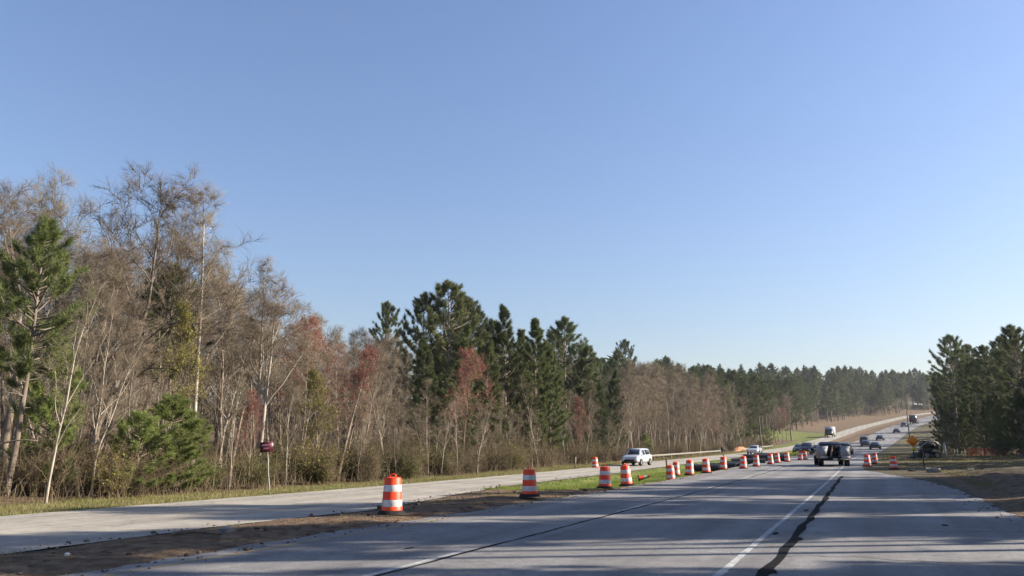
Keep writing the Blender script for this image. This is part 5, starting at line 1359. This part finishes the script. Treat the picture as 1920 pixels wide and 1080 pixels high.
drum(-12.6, 56.0, 'orange and white drum set back just behind the fifth drum', (.02, -.02))
drum(-21.9, 66.0, 'orange drum by the wood edge behind the third drum', (0, .03), .95)
for X, y, lab, t in [(-.25, 70.7, 'orange drum at the pavement edge right of the white truck', (0, 0)), (.35, 79.0, 'orange drum half hidden behind the one right of the white truck', (.03, 0)), (1.55, 65.2, 'orange drum with white bands standing alone in verge weeds', (.02, .04))]:
    drum(X, y, lab, t, .94, 'orange drums on the right verge')
def cone(X, y, label):
    x = X+float(sx(y)); r = empty('traffic_cone', (x, y, float(ground(x, y))+.19), 1.2); r.rotation_euler = (0, math.radians(78), .35)
    g = Geo(); g.lathe([(.0, .71), (.03, .70), (.045, .68), (.14, .03), (.15, .0)], sides=16); g.build('body', M['orange'], r, True)
    g = Geo(); g.lathe([(.077, .50), (.108, .30)], sides=16); g.build('white_band', M['white_band'], r, True)
    g = Geo(); g.box((0, 0, -.02), (.38, .38, .045)); g.build('rubber_base', M['rubber'], r)
    tag(r, label, 'traffic cone')
cone(-13.0, 47.6, 'orange traffic cone lying on its side in the median grass')
# ------------------------------------------------------------------ signs and posts
def road_sign(X, y):
    x = X+float(sx(y)); z = float(ground(x, y)); r = empty('road_sign', (x, y, z), math.radians(36)); r.scale = (.86, .86, 1.0)
    g = Geo(); g.tube([(.16, .0, -.1), (.15, .01, .35), (.06, .03, .9), (.02, .02, 1.4), (-.03, 0, 1.70), (-.05, 0, 2.05)], .028, 6, True); g.build('post', M['galv'], r, True)
    g = Geo(); g.box((-.08, -.045, 1.92), (.62, .012, .42), Matrix.Rotation(math.radians(-4), 3, 'Y')); p = g.build('panel', M['maroon'], r)
    g = Geo(); rg = random.Random(4)
    for row, (zz, a, b, st) in enumerate([(1.995, -.31, .15, .048), (1.86, -.22, .05, .055)]):      # two worn lines of lettering, too faded to read
        xx = a
        while xx < b:
            w = rg.uniform(.028, .040); g.box((xx+w/2, -.0535, zz+.07*(xx+.08)), (w, .003, rg.uniform(.05, .08)), Matrix.Rotation(math.radians(-4), 3, 'Y')); xx += st
    g.build('faded_lettering', M['pink'], p)
    tag(r, 'small maroon road sign with faded lettering on a bent metal post', 'road sign')
road_sign(-23.0, 26.0)
def diamond_sign(X, y):
    x = X+float(sx(y)); r = empty('warning_sign', (x, y, float(ground(x, y))), math.radians(2))
    g = Geo(); g.box((0, .05, 1.1), (.09, .06, 2.3)); g.build('post', M['dark_post'], r)
    g = Geo(); g.box((0, -.01, 2.05), (.92, .02, .92), Matrix.Rotation(math.radians(45), 3, 'Y') @ Matrix.Rotation(0, 3, 'X')); g.build('panel', M['sign_orange'], r)
    g = Geo(); g.box((0, -.012, 1.2), (.42, .02, .26)); g.build('advisory_plate', M['sign_yellow'], r)
    tag(r, 'orange diamond warning sign on the right verge', 'road sign')
diamond_sign(4.2, 97)
def post(name, X, y, h, w, m, label, cap=None, lean=0.0, cat='post'):
    x = X+float(sx(y)); r = empty(name, (x, y, float(ground(x, y))-.05)); r.rotation_euler = (0, lean, .3)
    g = Geo(); g.tube([(0, 0, 0), (0, 0, h)], w, 8, True); g.build('shaft', m, r, True)
    if cap:
        g = Geo(); g.box((0, -.02, h-.12), (.34, .03, .34)); g.build('plate', cap, r)
    tag(r, label, cat)
post('marker_post', -22.9, 63.6, 1.0, .06, M['galv_pale'], 'short pale post at the wood edge left of the third drum', lean=.05)
post('marker_post', -12.3, 52.0, 1.35, .07, M['wood_post'], 'brown wooden post just right of the fifth drum')
post('marker_post', -11.0, 66.5, 1.9, .05, M['wood_post'], 'tall brown post behind the ninth drum', M['dark_post'])
post('marker_post', -15.0, 118.0, 1.5, .05, M['paint_white'], 'thin white post in the median near the dark cars')
post('marker_post', -22.8, 168, 1.6, .06, M['dark_post'], 'dark headed post beyond the end of the guardrail', M['dark_post'])
post('marker_post', -9.8, 142, 1.9, .06, M['wood_post'], 'brown post just above the right end of the white truck')
post('utility_post', 16.5-float(sx(300)), 230, 8.0, .13, M['dark_post'], 'thin dark pole at the left flank of the right hand wood', cat='pole')
post('marker_post', 3.9, 72, 1.25, .05, M['dark_post'], 'short dark post standing in the right verge below the diamond sign')
post('marker_post', 7.6, 104, 1.9, .10, M['galv'], 'grey post beside the dark loader')
post('marker_post', 14.6, 92, 1.0, .12, M['dark_post'], 'short black post at the edge of the right hand wood')
def guardrail(X, y0, y1, label):
    x0, x1 = X+float(sx(y0)), X+float(sx(y1)); r = empty('guardrail', (x0, y0, float(rz(y0))))
    Ys = np.arange(y0, y1+.01, 2.0); sec = [(.03, .34), (.03, .36), (-.045, .38), (-.045, .41), (.03, .43), (.03, .45), (-.045, .47), (-.045, .50), (.03, .52), (.03, .54)]
    v = []; n = len(sec)
    for y in Ys:
        for a, b in sec: v.append((X+float(sx(y))+a*-1+.12-x0, y-y0, float(rz(y))-float(rz(y0))+b))
    q = [(i*n+j, i*n+j+1, (i+1)*n+j+1, (i+1)*n+j) for i in range(len(Ys)-1) for j in range(n-1)]
    g = Geo(); g.add(v, quads=q); g.build('beam', M['galv_pale'], r)
    pm = Geo(); pm.box((0, 0, .15), (.14, .16, .7)); me = pm.mesh('rail_post', M['wood_post'])
    for y in np.arange(y0+1, y1, 4.0):
        o = link('rail_post', me, r); o.location = (X+float(sx(y))-x0, y-y0, float(rz(y))-float(rz(y0)))
    tag(r, label, 'guardrail')
guardrail(-23.6, 88, 136, 'long pale guardrail beside the opposite road in front of the brown wood')
guardrail(-23.6, 152, 186, 'short far length of pale guardrail beyond the dark sedan')
# ------------------------------------------------------------------ black drainage pipes in the median
def pipe(X, y, L, R_, ang, label):
    x = X+float(sx(y)); r = empty('drainage_pipe', (x, y, float(ground(x, y))+R_*.9), ang)
    prof = []; n = int(L/.12)
    for i in range(n): prof += [(R_, -L/2+i*.12), (R_, -L/2+i*.12+.06), (R_*.93, -L/2+i*.12+.07), (R_*.93, -L/2+i*.12+.115)]
    g = Geo(); g.lathe(prof, sides=16, axis='x'); g.build('outer_wall', M['pipe'], r)
    g = Geo(); g.lathe([(R_*.86, L/2-.02), (R_*.86, -L/2+.02)], sides=16, axis='x'); g.build('inner_wall', M['pipe'], r, True)
    g = Geo(); g.lathe([(R_*.86, L/2), (R_*1.01, L/2), (R_*1.01, L/2-.03)], sides=16, axis='x'); g.lathe([(R_*1.01, -L/2+.03), (R_*1.01, -L/2), (R_*.86, -L/2)], sides=16, axis='x'); g.build('rim', M['pipe'], r)
    tag(r, label, 'pipe', 'black drainage pipes in the median')
for X, y, L, R_, a, lab in [(-12.3, 64.0, 2.6, .32, .15, 'black pipe length in the grass behind the eighth drum'), (-11.6, 69.5, 2.4, .30, -.1, 'black pipe length behind the ninth drum'), (-11.0, 72.5, 2.0, .34, .3, 'black pipe length behind the tenth drum'),
                          (-10.9, 80.0, 3.2, .36, .1, 'black pipe length between the eleventh and twelfth drums'), (-10.4, 88.0, 4.2, .40, .05, 'long black pipe behind the thirteenth drum'), (-10.6, 95.0, 3.6, .45, -.1, 'thick black pipe behind the farthest drums')]:
    pipe(X, y, L, R_, a, lab)
# ------------------------------------------------------------------ vehicles (front towards +Y of the car)
def wheel_mesh(R_, W):
    t = Geo(); t.lathe([(R_*.62, -W/2), (R_*.94, -W/2), (R_, -W*.36), (R_, W*.36), (R_*.94, W/2), (R_*.62, W/2)], sides=20, axis='x')
    r = Geo(); r.lathe([(0, -W*.46), (R_*.2, -W*.46), (R_*.3, -W*.40), (R_*.58, -W*.40), (R_*.66, -W*.47), (R_*.66, W*.47), (R_*.58, W*.40), (R_*.3, W*.40), (R_*.2, W*.46), (0, W*.46)], sides=20, axis='x')
    return t.mesh('tyre', M['tyre'], False), r.mesh('rim', M['rim'], False)
SPEC = {  # stations: y, half width, bottom, shoulder, top, top half width
    'suv': dict(L=4.8, st=[(-2.38, .84, .42, .80, .86, .78), (-2.30, .92, .36, 1.00, 1.08, .86), (-2.22, .95, .32, 1.05, 1.52, .74), (-1.75, .96, .30, 1.06, 1.72, .70), (-.2, .97, .30, 1.06, 1.76, .70), (.55, .97, .30, 1.04, 1.68, .70), (1.15, .96, .30, 1.02, 1.10, .84), (2.05, .93, .32, .90, 1.00, .80), (2.30, .88, .36, .76, .84, .74), (2.40, .80, .42, .66, .70, .66)], wh=(1.45, -1.42, .37, .25), tr=.80),
    'sedan': dict(L=4.7, st=[(-2.35, .78, .42, .70, .76, .70), (-2.28, .86, .32, .88, .96, .78), (-1.62, .90, .26, .92, 1.00, .78), (-.95, .91, .24, .92, 1.38, .62), (-.1, .92, .24, .92, 1.45, .60), (.45, .92, .24, .90, 1.38, .62), (1.10, .91, .24, .88, .96, .76), (2.0, .88, .26, .76, .84, .74), (2.28, .82, .32, .66, .70, .70), (2.35, .74, .40, .58, .62, .60)], wh=(1.40, -1.35, .33, .22), tr=.78),
    'pickup': dict(L=5.6, st=[(-2.80, .92, .48, 1.02, 1.04, .88), (-2.74, .96, .44, 1.06, 1.08, .92), (-.75, .97, .40, 1.08, 1.10, .93), (-.70, .97, .40, 1.10, 1.70, .72), (-.2, .98, .40, 1.10, 1.84, .70), (.60, .98, .40, 1.08, 1.80, .72), (1.20, .97, .40, 1.08, 1.16, .86), (2.45, .95, .44, 1.00, 1.08, .84), (2.72, .92, .46, .92, .96, .82), (2.80, .84, .52, .80, .84, .76)], wh=(1.75, -1.70, .40, .27), tr=.82)}
WHEELS = {k: wheel_mesh(v['wh'][2], v['wh'][3]) for k, v in SPEC.items()}
def ring(s):
    y, w, zb, zs, zt, wr = s; h = zs-zb
    R_ = [(w*.80, zb), (w*.97, zb+h*.10), (w, zb+h*.45), (w*.985, zs-h*.06), (w*.955, zs), (wr, zt-(zt-zs)*.14), (wr*.86, zt)]
    return np.array([(a, y, b) for a, b in R_]+[(-a, y, b) for a, b in reversed(R_)])
def panel(g, q, inset, off):
    q = np.array(q); c = q.mean(0); n = np.cross(q[1]-q[0], q[3]-q[0]); n /= np.linalg.norm(n)+1e-9
    q = c+(q-c)*(1-inset); g.add(np.concatenate([q+n*off, q-n*.01]), quads=[(0, 1, 2, 3), (0, 4, 5, 1), (1, 5, 6, 2), (2, 6, 7, 3), (3, 7, 4, 0)])
def car(kind, X, y, head, m, label, detail=2, z=None, name=None, group=None, cat=None, bed=False, scale=1.0):
    """head: 0 drives away from the viewer (+Y), pi comes towards"""
    sp_ = SPEC[kind]; x = X+float(sx(y)); z = float(pave_z(X, y)) if z is None else z
    r = empty(name or {'suv': 'sport_utility_car', 'sedan': 'sedan_car', 'pickup': 'pickup_truck'}[kind], (x, y, z), head-math.atan(float(sx(y+3)-sx(y-3))/6)); r.scale = (scale,)*3
    pitch = math.atan(float(rz(y+3)-rz(y-3))/6); r.rotation_euler = (pitch*math.cos(head), 0, r.rotation_euler.z)
    st = [ring(s) for s in sp_['st']]; n = len(st[0]); g = Geo()
    q = [(i*n+j, i*n+(j+1) % n, (i+1)*n+(j+1) % n, (i+1)*n+j) for i in range(len(st)-1) for j in range(n)]
    g.add(np.concatenate(st), quads=q)
    for e, rv in ((st[0], False), (st[-1], True)):
        k = [(j, j+1, n-2-j, n-1-j) for j in range(n//2-1)]; g.add(e, quads=[t[::-1] if rv else t for t in k])
    body = g.build('body', m, r, False)
    S = sp_['st']
    cab = [i for i in range(len(S)-1) if (S[i][4]-S[i][3] > .3 or S[i+1][4]-S[i+1][3] > .3)]
    ws = [i for i in cab if S[i][4]-S[i][3] > .3 and S[i+1][4]-S[i+1][3] <= .3]
    rw = [i for i in cab if S[i][4]-S[i][3] <= .3 and S[i+1][4]-S[i+1][3] > .3]
    for i, nm in [(k, 'windscreen') for k in ws]+[(k, 'rear_window') for k in rw]:
        g = Geo(); a, b = st[i], st[i+1]; panel(g, [a[6], a[7], b[7], b[6]][::-1] if False else [a[7], b[7], b[6], a[6]][::-1], .10, .012)
        # make sure it faces outwards: both orders
        g.build(nm, M['glass'], r)
    for i in cab:
        if i in rw and kind != 'suv' : continue
        for sgn in (0, 1):
            a, b = st[i], st[i+1]; g = Geo()
            qd = [a[4], b[4], b[5], a[5]] if sgn == 0 else [a[9], a[8], b[8], b[9]]
            panel(g, qd, .14, .012); g.build('side_window', M['glass'], r)
    fy, ry, R_, W = sp_['wh']; tm, rm = WHEELS[kind]; tr = sp_['tr']
    for yy in (fy, ry):
        for sg in (-1, 1):
            o = link('tyre', tm, r); o.location = (sg*(tr+.09), yy, R_); link('rim', rm, o)
    if detail >= 1:
        f, b = S[-2], S[1]
        for sg in (-1, 1):
            g = Geo(); g.box((sg*f[1]*.72, f[0]+.06, f[3]-.08), (f[1]*.38, .12, .15)); g.build('headlight', M['lamp_clear'], r)
            g = Geo(); g.box((sg*b[1]*.84, b[0]-.05, b[3]-.14), (b[1]*.22, .12, .26 if kind != 'sedan' else .14)); g.build('tail_light', M['lamp_red'], r)
        if detail >= 2:
            g = Geo(); g.box((0, S[-1][0]+.02, S[-1][2]+.16), (S[-1][1]*1.3, .08, .16)); g.build('grille', M['trim'], r)
            g = Geo(); g.box((0, S[-1][0]-.02, S[-1][2]-.02), (S[-1][1]*2.0, .16, .16)); g.build('front_bumper', M['trim'], r)
            g = Geo(); g.box((0, S[0][0]-.0, S[0][2]+.02), (S[0][1]*2.0, .16, .18)); g.build('rear_bumper', M['trim'], r)
            g = Geo(); g.box((0, S[0][0]-.06, S[0][2]+.22), (.32, .02, .16)); g.build('number_plate', M['plate'], r)
            for sg in (-1, 1):
                i = ws[0]; g = Geo(); g.box((sg*(S[i][1]+.13), S[i+1][0]-.18, S[i][3]+.10), (.20, .10, .16)); g.build('mirror', m, r)
    tag(r, label, cat or {'suv': 'car', 'sedan': 'car', 'pickup': 'pickup'}[kind], group)
    return r
car('suv', -20.1, 73.0, PI-.06, M['p_silver'], 'silver white sport utility car driving towards the viewer on the opposite road', scale=.9)
car('sedan', -18.2, 134, PI, M['p_silver'], 'white sided dark fronted car on the opposite road by the guardrail', 1)
car('sedan', -7.9, 128, PI-.15, M['p_purple'], 'dark maroon car just left of the white truck', 1)
car('suv', -10.4, 136, PI, M['p_black'], 'black car behind the dark maroon car in the median', 1)
car('sedan', -12.4, 144, PI, M['p_blue'], 'dark blue car at the left end of the dark cars in the median', 1, scale=1.0)
car('suv', -4.4, 132, 0, M['p_grey'], 'grey car driving away just beyond the white truck', 1)
car('sedan', -1.9, 172, 0, M['p_black'], 'dark car driving away on the right, largest of the far cars', 1)
car('sedan', -5.0, 196, 0, M['p_black'], 'small dark car in the left lane at the foot of the hill', 1)
car('suv', -6.9, 218, 0, M['p_black'], 'small dark car behind another in the left lane at the foot of the hill', 1)
car('sedan', -4.5, 236, 0, M['p_blue'], 'small dark blue car low on the climb', 1)
car('sedan', -3.5, 285, 0, M['p_black'], 'small dark car halfway up the climb at the right edge', 1)
car('suv', -5.0, 330, 0, M['p_grey'], 'grey car on the upper part of the climb', 1)
def box_truck(X, y, head, m_box, m_cab, label, name='box_truck', w=2.4, h=3.0, L=5.2):
    x = X+float(sx(y)); r = empty(name, (x, y, float(pave_z(X, y))), head-math.atan(float(sx(y+3)-sx(y-3))/6))
    g = Geo(); g.box((0, -L*.2, .9+h/2-.2), (w, L, h)); g.build('cargo_box', m_box, r)
    g = Geo(); cy = L*.3+.25
    g.add([(sx_*w*.46*k, cy+yy, zz) for sx_ in (-1, 1) for (yy, zz, k) in ((0, .5, 1), (2.0, .5, 1), (2.0, 1.35, 1), (1.35, 1.5, 1), (.9, 2.45, .92), (0, 2.5, .92))],
          quads=[(0, 1, 7, 6), (1, 2, 8, 7), (2, 3, 9, 8), (3, 4, 10, 9), (4, 5, 11, 10), (5, 0, 6, 11), (0, 5, 4, 3), (6, 9, 10, 11), (0, 3, 2, 1), (6, 7, 8, 9)]); g.build('cab', m_cab, r)
    g = Geo(); panel(g, [(-w*.42, cy+1.33, 1.55), (w*.42, cy+1.33, 1.55), (w*.39, cy+.95, 2.38), (-w*.39, cy+.95, 2.38)], .04, -.03); panel(g, [(w*.42, cy+1.36, 1.55), (-w*.42, cy+1.36, 1.55), (-w*.39, cy+.97, 2.38), (w*.39, cy+.97, 2.38)], .04, .02); g.build('windscreen', M['glass'], r)
    g = Geo(); g.box((0, cy+2.03, .9), (w*.7, .06, .35)); g.build('grille', M['trim'], r)
    g = Geo(); g.box((0, cy+2.05, .55), (w*.94, .14, .22)); g.build('front_bumper', M['trim'], r)
    for sg in (-1, 1):
        g = Geo(); g.box((sg*w*.40, cy+2.03, 1.05), (.26, .08, .2)); g.build('headlight', M['lamp_clear'], r)
        g = Geo(); g.box((sg*w*.42, -L*.7-.02, .75), (.2, .06, .2)); g.build('tail_light', M['lamp_red'], r)
    tm, rm = WHEELS['pickup']
    for yy in (cy+1.1, -L*.42):
        for sg in (-1, 1): o = link('tyre', tm, r); o.location = (sg*(w/2-.15), yy, .42); link('rim', rm, o)
    g = Geo(); g.box((0, 0, .62), (w*.6, L*1.2, .16)); g.build('chassis', M['trim'], r)
    tag(r, label, 'truck')
box_truck(-20.4, 262, PI, M['p_white'], M['p_black'], 'white box truck with dark cab coming downhill on the opposite road', L=4.4, h=2.4)
box_truck(-4.2, 352, 0, M['p_purple'], M['p_black'], 'large dark truck near the top of the climb', name='cargo_truck', h=2.7, L=6)
def service_truck(X, y, head):
    x = X+float(sx(y)); r = empty('service_truck', (x, y, float(pave_z(X, y))), head); r.scale = (1.1, 1.1, 1.05)
    mw = M['p_work']
    # cab far from the viewer, utility side boxes and an open dark bed towards the viewer
    g = Geo(); st = [(-.1, .98, .62, 1.15, 1.62, .80), (.25, 1.0, .50, 1.18, 1.92, .78), (1.25, 1.0, .48, 1.18, 1.90, .78), (1.85, .99, .48, 1.16, 1.26, .88), (2.9, .97, .50, 1.05, 1.14, .86), (3.1, .9, .55, .95, .98, .8)]
    rr = [ring(s) for s in st]; n = len(rr[0]); g.add(np.concatenate(rr), quads=[(i*n+j, i*n+(j+1) % n, (i+1)*n+(j+1) % n, (i+1)*n+j) for i in range(len(rr)-1) for j in range(n)])
    for e in (rr[0], rr[-1]): g.add(e, quads=[(j, j+1, n-2-j, n-1-j) for j in range(n//2-1)])
    g.build('cab', M['p_black'], r)
    g = Geo(); panel(g, [rr[0][8]*[1, 1, 1], rr[0][5]*[1, 1, 1], rr[0][6], rr[0][7]], .12, .02); g.build('rear_window', M['glass'], r)
    for sg in (-1, 1):
        g = Geo(); v = []
        for yy in (-2.75, -.2):
            v += [(sg*.54-.12, yy, .62), (sg*1.08-.05, yy, .62), (sg*1.08+.05, yy, 1.52), (sg*1.06+.06, yy, 1.56), (sg*.54+.12, yy, 1.57)]
        g.add(v, quads=[(0, 1, 6, 5), (1, 2, 7, 6), (2, 3, 8, 7), (3, 4, 9, 8), (4, 0, 5, 9)], tris=[(0, 2, 1), (0, 3, 2), (0, 4, 3), (5, 6, 7), (5, 7, 8), (5, 8, 9)])
        o = g.build('side_box', mw, r)
        g = Geo(); g.box((sg*.79, -2.765, 1.12), (.44, .03, .62)); g.build('locker_door', mw, o)
        g = Geo(); g.box((sg*.79, -2.79, .70), (.56, .05, .13)); g.build('pale_kick_panel', M['plate'], o)
        g = Geo(); g.box((sg*.92, -2.80, .58), (.24, .06, .12)); g.build('tail_light', M['lamp_red'], r)
        g = Geo(); g.box((sg*1.22, 1.55, 1.32), (.24, .12, .30)); g.build('mirror', M['trim'], r)
    g = Geo(); g.box((0, -1.5, .68), (1.0, 2.5, .12)); g.build('bed_floor', M['trim'], r)
    g = Geo(); g.box((0, -.25, 1.12), (1.2, .06, 1.0)); g.build('bed_front_wall', M['trim'], r)
    g = Geo(); g.box((0, -.6, 1.72), (1.7, .5, .09)); g.box((-.8, -.6, 1.66), (.06, .06, .2)); g.box((.8, -.6, 1.66), (.06, .06, .2)); g.build('roof_rack', M['trim'], r)
    g = Geo(); g.tube([(-.28, -2.7, .76), (.18, -.5, 1.75)], .055, 8, True); g.build('pole', M['wood_post'], r, True)
    g = Geo(); g.box((0, -2.86, .52), (2.0, .14, .16)); g.build('rear_bumper', M['trim'], r)
    g = Geo(); g.box((0, -2.95, .55), (.32, .02, .15)); g.build('number_plate', M['plate'], r)
    tm, rm = WHEELS['pickup']
    for yy in (2.1, -1.8):
        for sg in (-1, 1): o = link('tyre', tm, r); o.location = (sg*.92, yy, .40); o.scale = (1.25, 1, 1); link('rim', rm, o)
    tag(r, 'white bodied service truck with open dark bed, nearest vehicle on the main road', 'truck')
service_truck(-3.1, 74.0, .14)
def loader(X, y, head):
    x = X+float(sx(y)); r = empty('skid_loader', (x, y, float(ground(x, y))), head)
    g = Geo(); g.box((0, 0, .75), (1.1, 1.9, .7)); g.box((0, -.75, 1.2), (1.0, .5, .5)); g.build('body', M['trim'], r)
    g = Geo()
    for sx_ in (-.5, .5):
        for yy in (-.45, .75): g.box((sx_, yy, 1.65), (.07, .07, 1.1))
    g.box((0, .15, 2.2), (1.12, 1.35, .07)); g.build('cab_frame', M['trim'], r)
    g = Geo(); g.box((0, .15, 1.6), (.9, 1.1, .9)); g.build('cab_glass', M['glass'], r)
    for sg in (-1, 1):
        g = Geo(); g.tube([(sg*.72, -1.1, 1.5), (sg*.72, -.6, 1.95), (sg*.72, .4, 1.9), (sg*.72, 1.2, 1.3), (sg*.72, 1.55, .55)], [.06, .07, .07, .06, .05], 6, True); g.build('lift_arm', M['galv'], r)
        for yy in (-.6, .6): o = link('tyre', WHEELS['pickup'][0], r); o.location = (sg*.72, yy, .40); link('rim', WHEELS['pickup'][1], o)
    g = Geo(); g.add([(a, b, c) for a in (-.85, .85) for b, c in ((1.5, .75), (1.6, .1), (2.35, .08), (2.3, .18), (1.75, .25))], quads=[(0, 5, 6, 1), (1, 6, 7, 2), (2, 7, 8, 3), (3, 8, 9, 4), (4, 9, 5, 0)], tris=[(0, 1, 4), (1, 2, 3), (1, 3, 4), (5, 9, 6), (6, 8, 7), (6, 9, 8)]); g.build('bucket', M['dark_post'], r)
    tag(r, 'dark loader with pale lift arms standing right of the diamond sign', 'loader')
loader(6.0, 106, 1.9)
def barrier_fence(X, y, L, ang, label):
    x = X+float(sx(y)); r = empty('barrier_fence', (x, y, float(ground(x, y))), ang); g = Geo()
    n = 14
    for i in range(n+1):      # mesh netting: wires both ways
        g.box((-L/2+L*i/n, 0, .55+.03*math.sin(i)), (.05, .012, .9))
    for k in range(6): g.box((0, .008, .15+.17*k), (L, .012, .05))
    g.build('netting', M['orange'], r)
    for i in range(4):
        g = Geo(); g.tube([(-L/2+L*i/3, .04, -.1), (-L/2+L*i/3, .04, 1.25)], .035, 6, True); g.build('stake', M['wood_post'], r)
    tag(r, label, 'fence')
barrier_fence(12.6, 113, 4.5, .25, 'orange net fence on stakes at the foot of the right hand wood')
def clay_heap(X, y, w, l, h, label):
    x = X+float(sx(y)); rg = np.random.default_rng(int(y)); n, m = 17, 11; v = []
    for j in range(m):
        for i in range(n):
            a, b = i/(n-1)*2-1, j/(m-1)*2-1; d = max(0, 1-a*a-b*b)
            px, py = x+b*w/2, y+a*l/2; v.append((px-x, py-y, float(ground(px, py))-float(ground(x, y))-.03+h*d**.8*(1+.25*rg.normal())))
    g = Geo(); g.add(v, quads=[(j*n+i, j*n+i+1, (j+1)*n+i+1, (j+1)*n+i) for j in range(m-1) for i in range(n-1)])
    me = g.mesh('clay_heap', M['clay'], True); me.flip_normals(); ob = link('clay_heap', me); ob.location = (x, y, float(ground(x, y))); tag(ob, label, 'heap')
clay_heap(-25.2, 90, 2.2, 12, .55, 'low bank of orange clay at the wood edge beside the silver car')
clay_heap(-25.6, 160, 3.0, 14, .8, 'far heap of orange clay beyond the guardrail')
# ------------------------------------------------------------------ litter and rubble
def rock(name, X, y, s, m, label, cat, seed, lift=.25, group=None):
    rg = np.random.default_rng(seed); bm = bmesh.new(); bmesh.ops.create_cube(bm, size=1)
    bmesh.ops.bevel(bm, geom=bm.edges[:], offset=.14, segments=1, affect='EDGES')
    for v in bm.verts: v.co = Vector(v.co)*1.0+Vector(rg.normal(0, .05, 3)); v.co.x *= s[0]; v.co.y *= s[1]; v.co.z *= s[2]
    me = bpy.data.meshes.new(name); bm.to_mesh(me); bm.free(); me.materials.append(m)
    x = X+float(sx(y)); o = link(name, me); o.location = (x, y, float(ground(x, y))+s[2]*lift); o.rotation_euler = (0, 0, seed*1.1); tag(o, label, cat, group)
rock('concrete_block', 3.75, 60.4, (.85, .45, .34), M['stone'], 'pale topped concrete block lying on the right verge', 'block', 0, .4)
rock('rock', 2.6, 62.4, (.45, .3, .16), M['clod'], 'flat dark rock beside the lone verge drum', 'rock', 5)
rock('rock', 6.4, 64.5, (.7, .4, .2), M['stone'], 'broken slab on the verge right of the concrete block', 'rock', 7)
rock('rock', 8.2, 52.0, (.6, .5, .22), M['stone'], 'pale slab on the dirt heap at the right edge', 'rock', 9)
rock('litter', -12.25, 9.2, (.10, .07, .05), M['plastic_white'], 'scrap of white litter in the dirt at bottom left', 'litter', 11, .6)
rock('rock', -12.7, 13.2, (.34, .22, .12), M['stone'], 'grey stone in the dirt strip at lower left', 'rock', 13, .5)
rock('rock', -9.2, 11.4, (.10, .07, .05), M['clod'], 'small dark stone on the near asphalt', 'rock', 14, 1.6)
rock('rock', -13.6, 20.5, (.28, .2, .12), M['clod'], 'brown lump of dirt left of the nearest drum', 'rock', 15, .4)
for k, (X, y, L, a) in enumerate([(-12.6, 12.3, 1.1, .3), (6.2, 40, 1.6, .9), (9.6, 47, 2.2, .2)]):
    x = X+float(sx(y)); z = float(ground(x, y)); g = Geo(); c, s_ = math.cos(a), math.sin(a)
    g.tube([(-c*L/2, -s_*L/2, .04), (-.1, .05, .09), (c*L/2, s_*L/2, .05)], [.045, .05, .02], 6, True); o = g.build('fallen_branch', M['log'], None, True); o.location = (x, y, z+.02)
    tag(o, ['dead stick lying in the dirt strip at lower left', 'dead branch lying on the near right verge', 'dead branch on the dirt heap at right'][k], 'branch')
# leaning dead trunks in the wood
for k, (x, y, L, az, el, rr, lab) in enumerate([(-26.5, 35.5, 6.5, 1.9, .95, .09, 'dark dead trunk leaning right in the wood behind the nearest drum'), (-26.6, 15.8, 2.4, .6, .35, .05, 'dark broken limb propped low among the leftmost trees'), (-27.5, 28.5, 5.5, 2.2, .8, .10, 'dark arching dead trunk behind the maroon sign')]):
    g = Geo(); d = np.array([math.cos(az)*math.cos(el), math.sin(az)*math.cos(el), math.sin(el)]); z = float(ground(x, y))
    pts = [d*L*t+np.array([0, 0, .35*math.sin(t*3)]) for t in np.linspace(0, 1, 8)]
    g.tube(pts, np.linspace(rr, rr*.4, 8), 7, True); o = g.build('leaning_trunk', M['log'], None, True); o.location = (x, y, z-.05+(1.2 if k == 1 else 0)); tag(o, lab, 'tree trunk')

# ------------------------------------------------------------------ the air: a thin even haze
hz = Geo(); hz.box((0, 1025, 37), (3100+1600, 2900, 80)); hm = bpy.data.materials.new('haze'); hm.use_nodes = True
hn = hm.node_tree; hn.nodes.clear(); ho = hn.nodes.new('ShaderNodeOutputMaterial'); hv = hn.nodes.new('ShaderNodeVolumePrincipled')
hv.inputs['Color'].default_value = (.86, .92, 1.0, 1); hv.inputs['Density'].default_value = 0.00015; hv.inputs['Anisotropy'].default_value = 0.3
hn.links.new(hv.outputs[0], ho.inputs['Volume'])
tag(hz.build('haze', hm), 'thin pale haze softening the distant wooded hill', 'haze', kind='stuff')
scene.cycles.volume_bounces = 0
